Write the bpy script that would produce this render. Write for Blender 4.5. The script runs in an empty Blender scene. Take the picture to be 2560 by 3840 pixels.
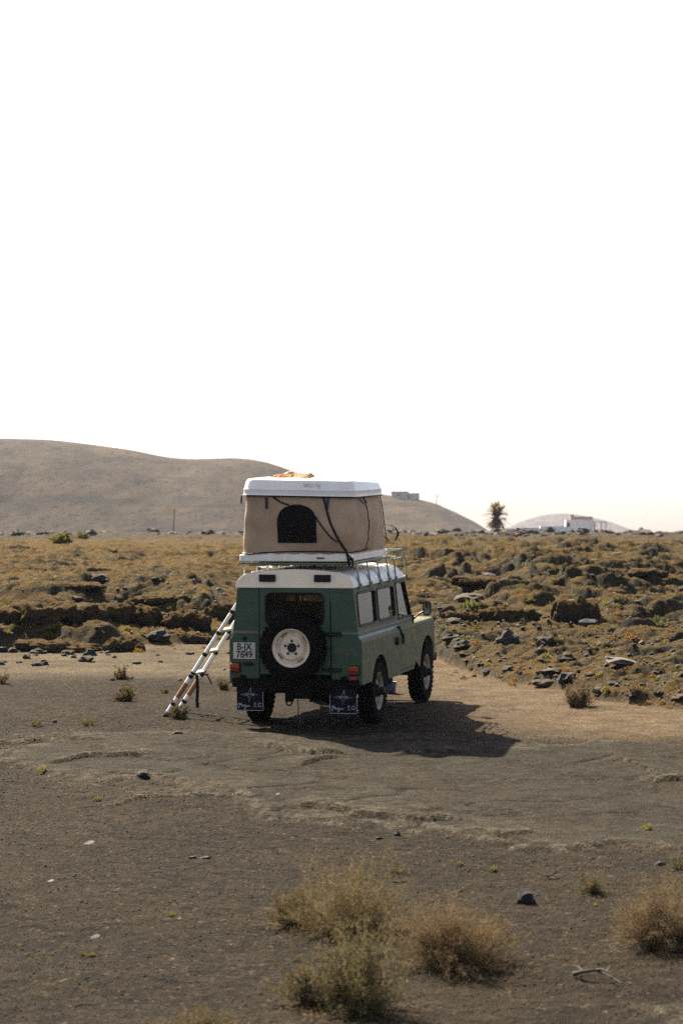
import bpy, bmesh, math, random
import numpy as np
from mathutils import Vector, Matrix, noise as mnoise

random.seed(7)
RNG = np.random.default_rng(11)
PI = math.pi
D2R = math.radians
scene = bpy.context.scene
COL = scene.collection

# ---------------------------------------------------------------- camera
CAM_Z = 2.408
cam_d = bpy.data.cameras.new('camera')
cam = bpy.data.objects.new('camera', cam_d)
COL.objects.link(cam)
cam.location = (0, 0, CAM_Z)
cam.rotation_euler = (PI / 2 + D2R(0.44), 0, 0)
cam_d.sensor_fit = 'HORIZONTAL'
cam_d.sensor_width = 24.0
cam_d.lens = 85.0
cam_d.clip_start = 0.1
cam_d.clip_end = 20000
cam_d.dof.use_dof = True
cam_d.dof.focus_distance = 30.0
cam_d.dof.aperture_fstop = 3.6
scene.camera = cam

# ---------------------------------------------------------------- light
SUN_EL, SUN_AZ = 43.0, -29.5          # azimuth from +Y, negative = to the left
world = bpy.data.worlds.new('World')
scene.world = world
world.use_nodes = True
wn = world.node_tree
for n in list(wn.nodes):
    wn.nodes.remove(n)
sky = wn.nodes.new('ShaderNodeTexSky')
sky.sky_type = 'NISHITA'
sky.sun_disc = False
sky.sun_elevation = D2R(SUN_EL)
sky.sun_rotation = D2R(SUN_AZ)
sky.altitude = 600
sky.air_density = 0.5
sky.dust_density = 3.0
sky.ozone_density = 0.0
bg = wn.nodes.new('ShaderNodeBackground')
bg.inputs['Strength'].default_value = 0.062
wo = wn.nodes.new('ShaderNodeOutputWorld')
wn.links.new(sky.outputs[0], bg.inputs['Color'])
veil = wn.nodes.new('ShaderNodeBackground')       # even warm veil added over the hazy sky, brightens shade and cuts its blue
veil.inputs['Color'].default_value = (1.0, 0.92, 0.80, 1)
veil.inputs['Strength'].default_value = 0.06
addw = wn.nodes.new('ShaderNodeAddShader')
wn.links.new(bg.outputs[0], addw.inputs[0])
wn.links.new(veil.outputs[0], addw.inputs[1])
wn.links.new(addw.outputs[0], wo.inputs['Surface'])

sun_d = bpy.data.lights.new('sun', 'SUN')
sun_d.energy = 5.0
sun_d.angle = D2R(0.5)
sun_d.color = (1.0, 0.89, 0.72)
sun = bpy.data.objects.new('sun', sun_d)
COL.objects.link(sun)
sdir = Vector((math.sin(D2R(SUN_AZ)) * math.cos(D2R(SUN_EL)), math.cos(D2R(SUN_AZ)) * math.cos(D2R(SUN_EL)), math.sin(D2R(SUN_EL))))
sun.rotation_euler = sdir.to_track_quat('Z', 'Y').to_euler()
sun.location = sdir * 60

scene.view_settings.view_transform = 'Standard'
scene.view_settings.look = 'None'
scene.view_settings.exposure = 1.95
scene.view_settings.gamma = 1.0
scene.cycles.use_denoising = False
scene.cycles.use_adaptive_sampling = False
scene.cycles.sample_clamp_indirect = 0.6
scene.cycles.sample_clamp_direct = 0.8
scene.cycles.max_bounces = 8
scene.cycles.volume_bounces = 1
scene.cycles.transparent_max_bounces = 16

# ---------------------------------------------------------------- materials
def nodes_of(m):
    nt = m.node_tree
    return nt, nt.nodes['Principled BSDF']

def new_mat(name, col, rough=0.6, metal=0.0, spec=0.5, coat=0.0):
    m = bpy.data.materials.new(name)
    m.use_nodes = True
    nt, b = nodes_of(m)
    b.inputs['Base Color'].default_value = (*col, 1)
    b.inputs['Roughness'].default_value = rough
    b.inputs['Metallic'].default_value = metal
    b.inputs['Specular IOR Level'].default_value = spec
    b.inputs['Coat Weight'].default_value = coat
    return m

def N(nt, t, **kw):
    n = nt.nodes.new(t)
    for k, v in kw.items():
        setattr(n, k, v)
    return n

def coords(nt, scale=1.0, world_space=False):
    if world_space:
        g = N(nt, 'ShaderNodeNewGeometry')
        return g.outputs['Position']
    t = N(nt, 'ShaderNodeTexCoord')
    return t.outputs['Object']

def noise(nt, vec, scale, detail=4, rough=0.55, dist=0.0):
    n = N(nt, 'ShaderNodeTexNoise')
    n.inputs['Scale'].default_value = scale
    n.inputs['Detail'].default_value = detail
    n.inputs['Roughness'].default_value = rough
    n.inputs['Distortion'].default_value = dist
    nt.links.new(vec, n.inputs['Vector'])
    return n.outputs['Fac']

def ramp(nt, fac, a, b, ca=0.0, cb=1.0):
    r = N(nt, 'ShaderNodeMapRange')
    r.clamp = True
    r.inputs['From Min'].default_value = a
    r.inputs['From Max'].default_value = b
    r.inputs['To Min'].default_value = ca
    r.inputs['To Max'].default_value = cb
    nt.links.new(fac, r.inputs['Value'])
    return r.outputs['Result']

def mix(nt, fac, a, b):
    m = N(nt, 'ShaderNodeMix', data_type='RGBA')
    for s, v in ((0, fac), (6, a), (7, b)):
        if isinstance(v, tuple):
            m.inputs[s].default_value = (*v, 1)
        elif isinstance(v, (int, float)):
            m.inputs[s].default_value = v
        else:
            nt.links.new(v, m.inputs[s])
    return m.outputs[2]

def math_n(nt, op, a, b=None):
    m = N(nt, 'ShaderNodeMath', operation=op)
    for i, v in enumerate((a, b)):
        if v is None:
            continue
        if isinstance(v, (int, float)):
            m.inputs[i].default_value = v
        else:
            nt.links.new(v, m.inputs[i])
    return m.outputs[0]

def bump(nt, b, h, strength=0.5, dist=0.01):
    n = N(nt, 'ShaderNodeBump')
    n.inputs['Strength'].default_value = strength
    n.inputs['Distance'].default_value = dist
    nt.links.new(h, n.inputs['Height'])
    nt.links.new(n.outputs[0], b.inputs['Normal'])

def mottled(name, c1, c2, scale, rough=0.7, lo=0.35, hi=0.65, bump_s=0.0, bump_d=0.01, **kw):
    m = new_mat(name, c1, rough, **kw)
    nt, b = nodes_of(m)
    v = coords(nt)
    f = ramp(nt, noise(nt, v, scale), lo, hi)
    nt.links.new(mix(nt, f, c1, c2), b.inputs['Base Color'])
    if bump_s:
        bump(nt, b, noise(nt, v, scale * 3, 6, 0.65), bump_s, bump_d)
    return m

M = {}
# car paint: green under a thin, patchy coat of dust on the flanks
def paint(name, base, dust, amount, rough=0.42, coat=0.12):
    m = new_mat(name, base, rough, coat=coat, spec=.5 if coat > .1 else .28)
    nt, b = nodes_of(m)
    b.inputs['Coat Roughness'].default_value = 0.25
    v = coords(nt)
    mp = N(nt, 'ShaderNodeMapping')
    mp.inputs['Scale'].default_value = (1, 1, 0.5)
    nt.links.new(v, mp.inputs['Vector'])
    n1 = noise(nt, mp.outputs[0], 8, 6, 0.75, 2.2)
    n2 = noise(nt, v, 1.7, 3)
    f = math_n(nt, 'MULTIPLY', ramp(nt, n1, 0.45, 0.57, .22, 1.0), ramp(nt, n2, 0.25, 0.65, 0.55, 1.0))
    f = math_n(nt, 'MULTIPLY', f, amount)
    nt.links.new(mix(nt, f, base, dust), b.inputs['Base Color'])
    nt.links.new(ramp(nt, f, 0, 0.8, rough, 0.75), b.inputs['Roughness'])
    bump(nt, b, noise(nt, v, 2.6, 3, .5), .35, .05)
    return m
M['green'] = paint('green_paint', (0.0185, 0.0590, 0.0260), (0.0560, 0.0595, 0.0280), 0.25)
M['green_dusty'] = paint('dusty_green_paint', (0.017, 0.052, 0.030), (0.25, 0.195, 0.082), 0.95, 0.55, 0.0)
M['cream'] = mottled('cream_paint', (0.89, 0.75, 0.55), (0.81, 0.67, 0.48), 3, 0.45)
M['white_roof'] = mottled('white_roof_paint', (0.88, 0.86, 0.82), (0.80, 0.77, 0.72), 4, 0.4)
M['white_shell'] = mottled('white_shell', (0.92, 0.88, 0.79), (0.85, 0.81, 0.73), 3, 0.35)
M['board'] = mottled('tent_base', (0.90, 0.84, 0.73), (0.76, 0.69, 0.58), 5, 0.5)
M['canvas'] = mottled('tan_canvas', (0.4659, 0.3245, 0.2038), (0.3533, 0.2392, 0.1472), 2.5, 0.85, bump_s=0.25, bump_d=0.006)
M['mesh_window'] = new_mat('dark_mesh', (0.0112, 0.0084, 0.0077), 0.9, spec=0.1)
M['black'] = new_mat('black_plastic', (0.0056, 0.0056, 0.0063), 0.55, spec=0.3)
M['strap'] = new_mat('black_webbing', (0.0077, 0.0084, 0.0112), 0.8, spec=0.2)
M['tab'] = new_mat('blue_grey_webbing', (0.0315, 0.0350, 0.0525), 0.85)
M['rubber'] = mottled('tyre_rubber', (0.0056, 0.0056, 0.0056), (0.0105, 0.0091, 0.0084), 8, 0.9, spec=0.05)
M['rim'] = mottled('cream_steel', (0.76, 0.64, 0.46), (0.60, 0.48, 0.33), 9, 0.5)
M['dirty_rim'] = mottled('dusty_steel', (0.3800, 0.3192, 0.2432), (0.2100, 0.1680, 0.1190), 9, 0.65)
M['grey_trim'] = mottled('grey_trim', (0.1330, 0.1260, 0.1260), (0.0980, 0.0945, 0.0945), 14, 0.6)
M['under'] = mottled('black_underbody', (0.0042, 0.0042, 0.0042), (0.0084, 0.0077, 0.0070), 5, 0.9, spec=0.12)
M['interior'] = new_mat('dark_interior', (0.0175, 0.0161, 0.0154), 0.85)
M['curtain'] = mottled('beige_curtain', (0.16, 0.125, 0.095), (0.12, 0.095, 0.072), 5, 0.9)
M['plate'] = mottled('number_plate', (0.54, 0.49, 0.42), (0.48, 0.43, 0.37), 6, 0.5)
M['plate_ink'] = new_mat('plate_ink', (0.0098, 0.0098, 0.0112), 0.6)
M['amber'] = new_mat('amber_lens', (0.3150, 0.0420, 0.0056), 0.25)
M['red_lens'] = new_mat('red_lens', (0.1400, 0.0084, 0.0056), 0.25)
M['reflector'] = new_mat('red_reflector', (0.4510, 0.0098, 0.0123), 0.3)
M['dull_red'] = new_mat('dull_red_reflector', (0.0700, 0.0112, 0.0112), 0.4)
M['flap'] = mottled('mudflap_rubber', (0.0049, 0.0056, 0.0084), (0.0077, 0.0084, 0.0105), 12, 0.8, spec=0.15)
M['flap_print'] = new_mat('flap_print', (0.4576, 0.4576, 0.4659), 0.7)
M['tan_print'] = new_mat('tan_print', (0.1820, 0.1190, 0.0665), 0.7)
M['lid_print'] = new_mat('lid_print', (0.3800, 0.2052, 0.1368), 0.7)
M['alu'] = mottled('aluminium', (0.84, 0.84, 0.85), (0.76, 0.76, 0.77), 5, 0.4, metal=0.0)
M['ladder_band'] = mottled('tan_band', (0.2940, 0.1540, 0.0665), (0.2380, 0.1190, 0.0490), 20, 0.7)
M['ladder_rung'] = new_mat('ladder_rung', (0.6442, 0.6637, 0.6246), 0.5)
M['rack'] = mottled('pale_green_rack', (0.1400, 0.1890, 0.1400), (0.0910, 0.1400, 0.0980), 7, 0.5)
M['wood'] = mottled('slat_wood', (0.5280, 0.3960, 0.2464), (0.3150, 0.2240, 0.1330), 6, 0.75)
M['orange'] = mottled('orange_cloth', (0.62, 0.15, 0.03), (0.50, 0.11, 0.025), 8, 0.9)
M['tan_cloth'] = mottled('tan_cloth', (0.4077, 0.2352, 0.1176), (0.3080, 0.1680, 0.0840), 8, 0.9)
M['blue_cloth'] = mottled('blue_bedding', (0.17, 0.18, 0.34), (0.10, 0.11, 0.22), 12, 0.9)
M['pail'] = mottled('blue_pail', (0.0700, 0.0910, 0.1960), (0.0490, 0.0630, 0.1400), 6, 0.5)
M['house_white'] = mottled('whitewash', (0.84, 0.77, 0.71), (0.78, 0.71, 0.65), 1.2, 0.85)
M['house_blue'] = new_mat('pale_blue_wall', (0.7200, 0.7600, 0.8600), 0.85)
M['terracotta'] = mottled('terracotta', (0.42, 0.31, 0.23), (0.36, 0.26, 0.19), 2, 0.85)
M['dark_glass'] = new_mat('dark_window', (0.0210, 0.0210, 0.0245), 0.2)
M['grey_stone'] = mottled('grey_render', (0.62, 0.56, 0.50), (0.52, 0.46, 0.41), 1.0, 0.9)

def glass(name, tint, rough=0.02, ior=1.5, trans=0.85):
    m = bpy.data.materials.new(name)
    m.use_nodes = True
    nt = m.node_tree
    for n in list(nt.nodes):
        nt.nodes.remove(n)
    t = N(nt, 'ShaderNodeBsdfTransparent'); t.inputs[0].default_value = (*tint, 1)
    g = N(nt, 'ShaderNodeBsdfGlossy'); g.inputs['Roughness'].default_value = rough
    fr = N(nt, 'ShaderNodeFresnel'); fr.inputs[0].default_value = ior
    mx = N(nt, 'ShaderNodeMixShader')
    d = N(nt, 'ShaderNodeBsdfDiffuse'); d.inputs[0].default_value = (0.14, 0.125, 0.10, 1)
    m2 = N(nt, 'ShaderNodeMixShader')
    v = coords(nt)
    dirt = ramp(nt, noise(nt, v, 6, 5), 0.35, 0.75, 0.02, 1.0 - trans)
    nt.links.new(dirt, m2.inputs[0])
    nt.links.new(t.outputs[0], m2.inputs[1]); nt.links.new(d.outputs[0], m2.inputs[2])
    ge = N(nt, 'ShaderNodeNewGeometry')
    nt.links.new(math_n(nt, 'MULTIPLY', fr.outputs[0], math_n(nt, 'SUBTRACT', 1.0, ge.outputs['Backfacing'])), mx.inputs[0])
    nt.links.new(m2.outputs[0], mx.inputs[1]); nt.links.new(g.outputs[0], mx.inputs[2])
    o = N(nt, 'ShaderNodeOutputMaterial')
    nt.links.new(mx.outputs[0], o.inputs[0])
    return m
M['glass'] = glass('window_glass', (0.5754, 0.5939, 0.5754), ior=1.5, trans=.97)
M['glass_side'] = glass('side_window_glass', (0.4576, 0.4659, 0.4493), ior=1.22, trans=0.9)
M['mirror'] = new_mat('mirror_glass', (0.8500, 0.8800, 0.8800), 0.03, metal=1.0)

# plants
def leafy(name, c1, c2, scale=6, transl=0.4):
    m = new_mat(name, c1, 0.75, spec=0.2)
    nt, b = nodes_of(m)
    f = ramp(nt, noise(nt, coords(nt), scale), 0.3, 0.7)
    c = mix(nt, f, c1, c2)
    nt.links.new(c, b.inputs['Base Color'])
    tr = N(nt, 'ShaderNodeBsdfTranslucent')
    nt.links.new(c, tr.inputs[0])
    ms = N(nt, 'ShaderNodeMixShader'); ms.inputs[0].default_value = transl
    nt.links.new(b.outputs[0], ms.inputs[1]); nt.links.new(tr.outputs[0], ms.inputs[2])
    nt.links.new(ms.outputs[0], nt.nodes['Material Output'].inputs[0])
    return m
M['twig_straw'] = leafy('straw_twigs', (0.185, 0.138, 0.068), (0.120, 0.086, 0.042), transl=0.45)
M['twig_brown'] = leafy('brown_twigs', (0.150, 0.104, 0.055), (0.098, 0.066, 0.036), transl=0.45)
M['leaf_olive'] = leafy('olive_leaves', (0.1050, 0.0805, 0.0315), (0.0700, 0.0574, 0.0231))
M['leaf_green'] = leafy('green_leaves', (0.115, 0.095, 0.036), (0.078, 0.066, 0.027), transl=0.4)
M['leaf_yellow'] = leafy('yellow_leaves', (0.2100, 0.1680, 0.0315), (0.1540, 0.1400, 0.0350))
M['leaf_orange'] = leafy('orange_leaves', (0.2380, 0.1190, 0.0210), (0.1820, 0.0980, 0.0245))
M['leaf_lime'] = leafy('lime_leaves', (0.120, 0.125, 0.040), (0.090, 0.098, 0.032))
M['palm'] = leafy('palm_fronds', (0.22, 0.175, 0.10), (0.17, 0.13, 0.075), transl=0.45)
M['palm_dry'] = leafy('dry_fronds', (0.22, 0.16, 0.09), (0.15, 0.105, 0.06), transl=0.45)
M['bark'] = mottled('bark', (0.0490, 0.0350, 0.0245), (0.0770, 0.0560, 0.0385), 9, 0.95)
M['dead_wood'] = mottled('dead_wood', (0.06, 0.048, 0.036), (0.030, 0.024, 0.018), 14, 0.9)
M['lava_rock'] = mottled('lava_rock', (0.0140, 0.0126, 0.0119), (0.0350, 0.0280, 0.0217), 9, 0.95, bump_s=0.8, bump_d=0.03)
M['black_rock'] = mottled('black_rock', (0.0098, 0.0098, 0.0112), (0.0168, 0.0161, 0.0161), 12, 0.9, bump_s=0.8, bump_d=0.02)
M['lichen_rock'] = mottled('lichen_rock', (0.0210, 0.0196, 0.0168), (0.0840, 0.0462, 0.0168), 6, 0.95, lo=0.42, hi=0.6, bump_s=0.8, bump_d=0.03)
M['pale_rock'] = mottled('pale_rock', (0.1330, 0.1190, 0.1015), (0.0630, 0.0546, 0.0434), 8, 0.95, bump_s=0.8, bump_d=0.03)
M['pale_chip'] = mottled('pale_chip', (0.36, 0.30, 0.25), (0.26, 0.21, 0.17), 10, 0.8)
M['gravel_dark'] = mottled('dark_cinder', (0.0168, 0.0143, 0.0123), (0.0350, 0.0280, 0.0217), 3, 0.95)
M['gravel_warm'] = mottled('warm_pebble', (0.0805, 0.0504, 0.0315), (0.0595, 0.0434, 0.0322), 2, 0.9)

# ---------------------------------------------------------------- numpy noise
def _h(ix, iy, s):
    n = (ix.astype(np.int64) * 374761393 + iy.astype(np.int64) * 668265263 + int(s) * 2147483647) & 0xFFFFFFFF
    n = ((n ^ (n >> 13)) * 1274126177) & 0xFFFFFFFF
    n = ((n ^ (n >> 16)) * 2246822519) & 0xFFFFFFFF
    return ((n ^ (n >> 15)) & 0xFFFFFF) / float(0xFFFFFF)

def vnoise(x, y, s=0):
    ix, iy = np.floor(x), np.floor(y)
    fx, fy = x - ix, y - iy
    u, v = fx * fx * fx * (fx * (fx * 6 - 15) + 10), fy * fy * fy * (fy * (fy * 6 - 15) + 10)
    a, b, c, d = _h(ix, iy, s), _h(ix + 1, iy, s), _h(ix, iy + 1, s), _h(ix + 1, iy + 1, s)
    return (a + (b - a) * u) * (1 - v) + (c + (d - c) * u) * v

def fbm(x, y, s=0, o=4, g=0.5):
    t, a, n = 0, 1.0, 0
    for i in range(o):
        t = t + a * vnoise(x * 2 ** i + 17.3 * i, y * 2 ** i - 9.1 * i, s + i)
        n += a
        a *= g
    return t / n

def cells(x, y, s=0):
    """nearest jittered seed: distance and a random number of that cell"""
    ix, iy = np.floor(x), np.floor(y)
    best = np.full(x.shape, 9.0); rid = np.zeros(x.shape); second = np.full(x.shape, 9.0)
    for dx in (-1, 0, 1):
        for dy in (-1, 0, 1):
            cx, cy = ix + dx, iy + dy
            px, py = cx + _h(cx, cy, s), cy + _h(cx, cy, s + 7)
            d = np.hypot(px - x, py - y)
            m = d < best
            second = np.where(m, best, np.minimum(second, d))
            rid = np.where(m, _h(cx, cy, s + 13), rid)
            best = np.where(m, d, best)
    return best, rid, second

def sstep(a, b, x):
    t = np.clip((x - a) / (b - a), 0, 1)
    return t * t * (3 - 2 * t)

# ---------------------------------------------------------------- terrain
PROF_D = [-50, 0, 12, 18, 24, 27, 30.5, 36, 45, 60, 100, 200, 300, 345, 400, 520, 9000]
PROF_Z = [-.36, -.34, -.29, -.25, -.17, -.095, 0, .155, .29, .50, .84, 1.24, 1.40, 1.46, 1.2, -1.0, -1.0]
CAR_XY = (-0.319, 30.56)

def lava_edge(x):
    return np.interp(x, [-14, -9, -6.2, -3.4, -2.9, -2.0, 0.0, 1.2, 1.9, 3.1, 4.4, 6.0, 12, 20],
                     [41.5, 42.4, 43.6, 44.0, 45.6, 46.6, 47.5, 45.5, 37.4, 34.6, 31.2, 29.3, 26.5, 25])

LEDGES = []
for pts, hh in (([(205, 2868), (330, 2850), (450, 2843), (540, 2836)], .050), ([(985, 2808), (1100, 2840), (1160, 2856), (1255, 2850)], .060),
                ([(1120, 2888), (1200, 2871), (1270, 2860)], .045), ([(1170, 3036), (1260, 3060), (1330, 3074), (1450, 3080), (1560, 3094), (1700, 3090)], .060),
                ([(1495, 2848), (1600, 2832), (1710, 2828)], .040), ([(2330, 2862), (2400, 2890), (2460, 2930)], .050), ([(2450, 2938), (2600, 2936)], .060),
                ([(420, 3018), (560, 2990), (760, 2990), (960, 3010)], .030), ([(1800, 3120), (1900, 3140), (2020, 3130)], .030), ([(-40, 2790), (150, 2778), (360, 2786)], .035)):
    q = []
    for px, py in pts:       # surveyed from the photograph onto the sloping ground
        d = 27.0
        for _ in range(12):
            d = .5 * d + .5 * (CAM_Z - float(np.interp(d, PROF_D, PROF_Z))) * 9067 / (py - 1990)
        q.append(((px - 1280) / 9067 * d, d))
    q.sort()
    LEDGES.append(([p[0] for p in q], [p[1] for p in q], hh))

CRUST_LEDGES = []          # long broken ledges in the lava crust
for pts, hh in (([(470, 2222), (560, 2240), (680, 2262), (760, 2292), (830, 2318), (930, 2322)], .22), ([(-80, 2318), (60, 2322), (180, 2330), (290, 2322)], .24),
                ([(390, 2130), (440, 2132), (500, 2128)], .30), ([(640, 2198), (700, 2206), (790, 2204)], .26), ([(110, 2140), (160, 2138), (190, 2142)], .26),
                ([(1600, 2262), (1700, 2250), (1760, 2262), (1830, 2278)], .30), ([(1900, 2232), (1990, 2252), (2070, 2290), (2150, 2332), (2260, 2336)], .42),
                ([(2370, 2166), (2440, 2158), (2500, 2162)], .34), ([(2110, 2132), (2170, 2124), (2230, 2130)], .34), ([(1690, 2176), (1760, 2160), (1850, 2164), (1890, 2184)], .30),
                ([(1860, 2180), (1910, 2206), (2000, 2224), (2110, 2240), (2180, 2240)], .30), ([(1840, 2330), (1960, 2340), (2060, 2336), (2110, 2330)], .24),
                ([(2000, 2292), (2100, 2300), (2200, 2318)], .20), ([(2300, 2400), (2420, 2384), (2560, 2378)], .16), ([(2200, 2440), (2330, 2452), (2470, 2440)], .14),
                ([(300, 2395), (420, 2390), (560, 2402)], .18), ([(580, 2398), (700, 2406), (800, 2398), (850, 2376)], .24), ([(600, 2326), (690, 2330), (780, 2338)], .22)):
    q = []
    for px, py in pts:
        d = 60.0
        for _ in range(40):
            d = .6 * d + .4 * (CAM_Z - .12 - float(np.interp(d, PROF_D, PROF_Z))) * 9067 / (py - 1990)
        q.append(((px - 1280) / 9067 * d, d))
    q.sort()
    CRUST_LEDGES.append(([p[0] for p in q], [p[1] for p in q], hh))

def terrain(x, y):
    """height and the cover masks at world points"""
    x = np.asarray(x, float); y = np.asarray(y, float)
    wx = x + 1.2 * (fbm(x * .55, y * .55, 31, 3) - .5)
    wy = y + 1.2 * (fbm(x * .55 + 40, y * .55, 37, 3) - .5)
    near = np.exp(-(((x - CAR_XY[0] - .4) / 2.2) ** 2 + ((y - CAR_XY[1] - 1.4) / 3.2) ** 2) ** 2)
    z = np.interp(y, PROF_D, PROF_Z)
    # smooth the kinks of the profile a little
    z = .5 * z + .25 * (np.interp(y - 2, PROF_D, PROF_Z) + np.interp(y + 2, PROF_D, PROF_Z))
    e = lava_edge(x) + .9 * (fbm(x * 1.1, y * .5, 5, 4) - .5) * 2
    lava = sstep(-.15, .5, y - e)
    # worn slabs of old tuff in front of the car
    sl = fbm(wx * .42, wy * .25, 71, 5)
    dlo = np.interp(x, [-8, -3.7, -1.85, -.7, 1.0, 1.6, 3.0, 7], [26.5, 26.0, 24.4, 21.9, 21.2, 20.4, 20.0, 20.0])
    band = sstep(-2.2, 2.6, y - dlo) * (1 - sstep(26.0, 30.6, y))
    slab_raw = .70 * band + 1.1 * (sl - .5)
    slab = sstep(.34, .41, slab_raw) * (1 - lava)
    rim = np.clip(1 - np.abs(slab_raw - .40) / .10, 0, 1) * (1 - lava)
    crack = np.abs(fbm(wx * .5 + 9, wy * .7, 83, 3) - .5)
    # sandy tuff right of the car
    e2 = lava_edge(x)
    sand = sstep(.3, 3.4, x + .25 * (y - 30)) * sstep(27.6, 29.6, y + .6 * (fbm(x * .7, y, 91, 3) - .5)) * (1 - lava)
    pale = sstep(36, 38.8, y + 1.6 * (fbm(x * .4, y * .4, 95, 3) - .5)) * (1 - lava) * (1 - sand)
    flat = (1 - lava)
    led = np.zeros(x.shape); lrim = np.zeros(x.shape)
    jit = .34 * (fbm(x * 2.4, y * 2.0, 19, 4) - .5)
    for qx, qy, hh in LEDGES:
        t = y - np.interp(x, qx, qy) + jit
        w = sstep(qx[0] - .25, qx[0] + .15, x) * (1 - sstep(qx[-1] - .15, qx[-1] + .25, x))
        led = led + hh * w * sstep(0, .035, t) * np.exp(-np.clip(t, 0, 9) / .9)
        lrim = np.maximum(lrim, w * sstep(-.02, .05, t) * np.exp(-np.clip(t, 0, 9) / .75))
    rim = np.maximum(.75 * rim, lrim)
    und = .15 * (fbm(x * .22, y * .22, 3, 3) - .5) + .035 * (fbm(x * .9, y * .9, 4, 3) - .5)
    rough = .030 * (fbm(x * 1.5, y * 3.2, 6, 4) - .5) + .020 * (fbm(x * 9, y * 13, 8, 3) - .5) + .012 * (fbm(x * 26, y * 30, 9, 2) - .5)
    slab_h = .045 * slab + .012 * slab * (fbm(wx * 2.2, wy * 2.2, 15, 3) - .5) - .030 * slab * np.exp(-(crack / .012) ** 2)
    gr = z + flat * ((und + slab_h + led) * (1 - .85 * near) + rough * (1 - .5 * slab) * (1 - .5 * sand))
    # lava field: domes of ropy crust at several sizes, creased between
    k = np.clip((y - 30) / 60, 0, 1)
    f1, r1, s1 = cells((wx + 1.2 * np.sin(wy * .35)) / 5.4, wy / 4.2, 101)
    f2, r2, s2 = cells((wx + .8 * np.sin(wy * .9)) / 1.9, wy / 1.5, 113)
    f3, r3, s3 = cells(wx / .52, wy / .6, 127)
    def mound(f, s, w):
        return 1 - (1 - np.clip((s - f) / w, 0, 1)) ** 2.4
    d1 = mound(f1, s1, .16) * (.25 + .75 * r1) + .25 * (1 - f1)
    d2 = mound(f2, s2, .24) * (.15 + .85 * r2) + .30 * (1 - f2)
    d3 = mound(f3, s3, .40) * (.2 + .8 * r3)
    edge = np.clip((y - e) / 3.0, 0, 1)
    right = sstep(1.0, 2.2, x) * (1 - sstep(44, 50, y))          # low rubble apron on the right
    big = (1 - .55 * right) * (1 - .45 * (1 - sstep(-2.2, -.6, x)) * (1 - sstep(60, 80, y)))
    lumps = edge * big * (.25 * d1 + .115 * d2) + .085 * d3 * (.35 + .65 * edge) + .05 * right * d2 + .10 * sstep(0, .06, y - e) * sstep(1.2, 1.6, x)
    # tilted broken slabs: steep towards the camera
    f4, r4, s4 = cells(wx / 3.1 + 5, wy / 4.0, 139)
    tilt = np.clip(1.0 - np.abs(f4), 0, 1) * (r4 > .55)
    lumps += edge * big * .12 * tilt
    def saw(t):
        f = t - np.floor(t)
        return np.where(f < .06, sstep(0, .06, f), 1 - (f - .06) / .94)
    ta = (y + 5.0 * (fbm(x * .22, y * .16, 161, 4) - .5) + .25 * x) / 3.4
    tb = (y + 3.0 * (fbm(x * .5, y * .35, 171, 4) - .5) - .2 * x) / 1.5
    ma = sstep(.40, .62, fbm(x * .30 + 7, y * .2, 181, 3)); mb_ = sstep(.38, .60, fbm(x * .5 + 3, y * .4, 191, 3))
    rope = (.26 * saw(ta) * ma + .13 * saw(tb) * mb_) * edge * (1 - .4 * right)
    lumps = lumps + rope * (.45 + .55 * sstep(-1, 2, x))
    # two named scarps at the left and the rock mass behind them
    n1 = 1.3 * (fbm(x * .8, 0 * y + 3, 43, 2) - .5) + .15 * (fbm(x * 2.6, y * 2.6, 44, 3) - .5)
    n2 = 3.0 * (fbm(x * .45, 0 * y + 8, 47, 2) - .5) + .25 * (fbm(x * 1.7, y * 1.7, 48, 3) - .5)
    p1 = sstep(43.7, 43.95, y + n1) * (1 - sstep(45.5, 51, y)) * (1 - sstep(-3.7, -3.2, x + .5 * (y - 43.7)))
    p2 = sstep(53.4, 54.9, y + n2) * (1 - sstep(58, 82, y)) * (1 - sstep(-3.4, -1.6, x))
    p3 = sstep(50.2, 50.6, y + n2 * .5) * (1 - sstep(51.5, 56, y)) * sstep(-4.6, -4.2, x) * (1 - sstep(-2.9, -2.4, x))
    p4 = sstep(49.0, 49.6, y + n1) * (1 - sstep(50, 60, y)) * sstep(2.2, 2.8, x) * (1 - sstep(5.6, 7.2, x))
    p5 = sstep(60.0, 60.8, y + n2) * (1 - sstep(62, 76, y)) * sstep(3.6, 5, x) * (1 - sstep(8.4, 10, x))
    cl = np.zeros(x.shape); tr = np.zeros(x.shape)
    cj = 1.0 * (fbm(x * .7, y * .5, 201, 2) - .5) + .07 * (fbm(x * 3.5, y * 3, 202, 3) - .5)
    for qx, qy, hh in CRUST_LEDGES:
        t = y - np.interp(x, qx, qy) + cj
        ww = .12 * (qx[-1] - qx[0]) + .15
        tr = np.maximum(tr, hh * sstep(qx[0] - ww, qx[0] + ww, x) * (1 - sstep(qx[-1] - ww, qx[-1] + ww, x)) * np.exp(-((t + .20) / .24) ** 2))
        cl = np.maximum(cl, .72 * hh * sstep(qx[0] - ww, qx[0] + ww, x) * (1 - sstep(qx[-1] - ww, qx[-1] + ww, x)) * (sstep(0, .14, t) * .6 + .4 * sstep(.10, .55, t)) * np.exp(-np.clip(t, 0, 60) / (2.0 + .05 * y)))
    expl = cl - .5 * tr + .34 * p1 + (.44 - .25 * sstep(-3.6, -2.6, x)) * p2 + .36 * p3 + .22 * p4 + .30 * p5
    fine = .13 * (fbm(x * 2.2, y * 2.6, 53, 4) - .5) + .075 * (fbm(x * 8, y * 9, 57, 3) - .5)
    # far rubble ridge
    far = sstep(150, 215, y + 25 * (fbm(x * .05, y * .02, 61, 2) - .5) + 18 * sstep(8, 45, x) - 18 * sstep(0, -20, x))
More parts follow.
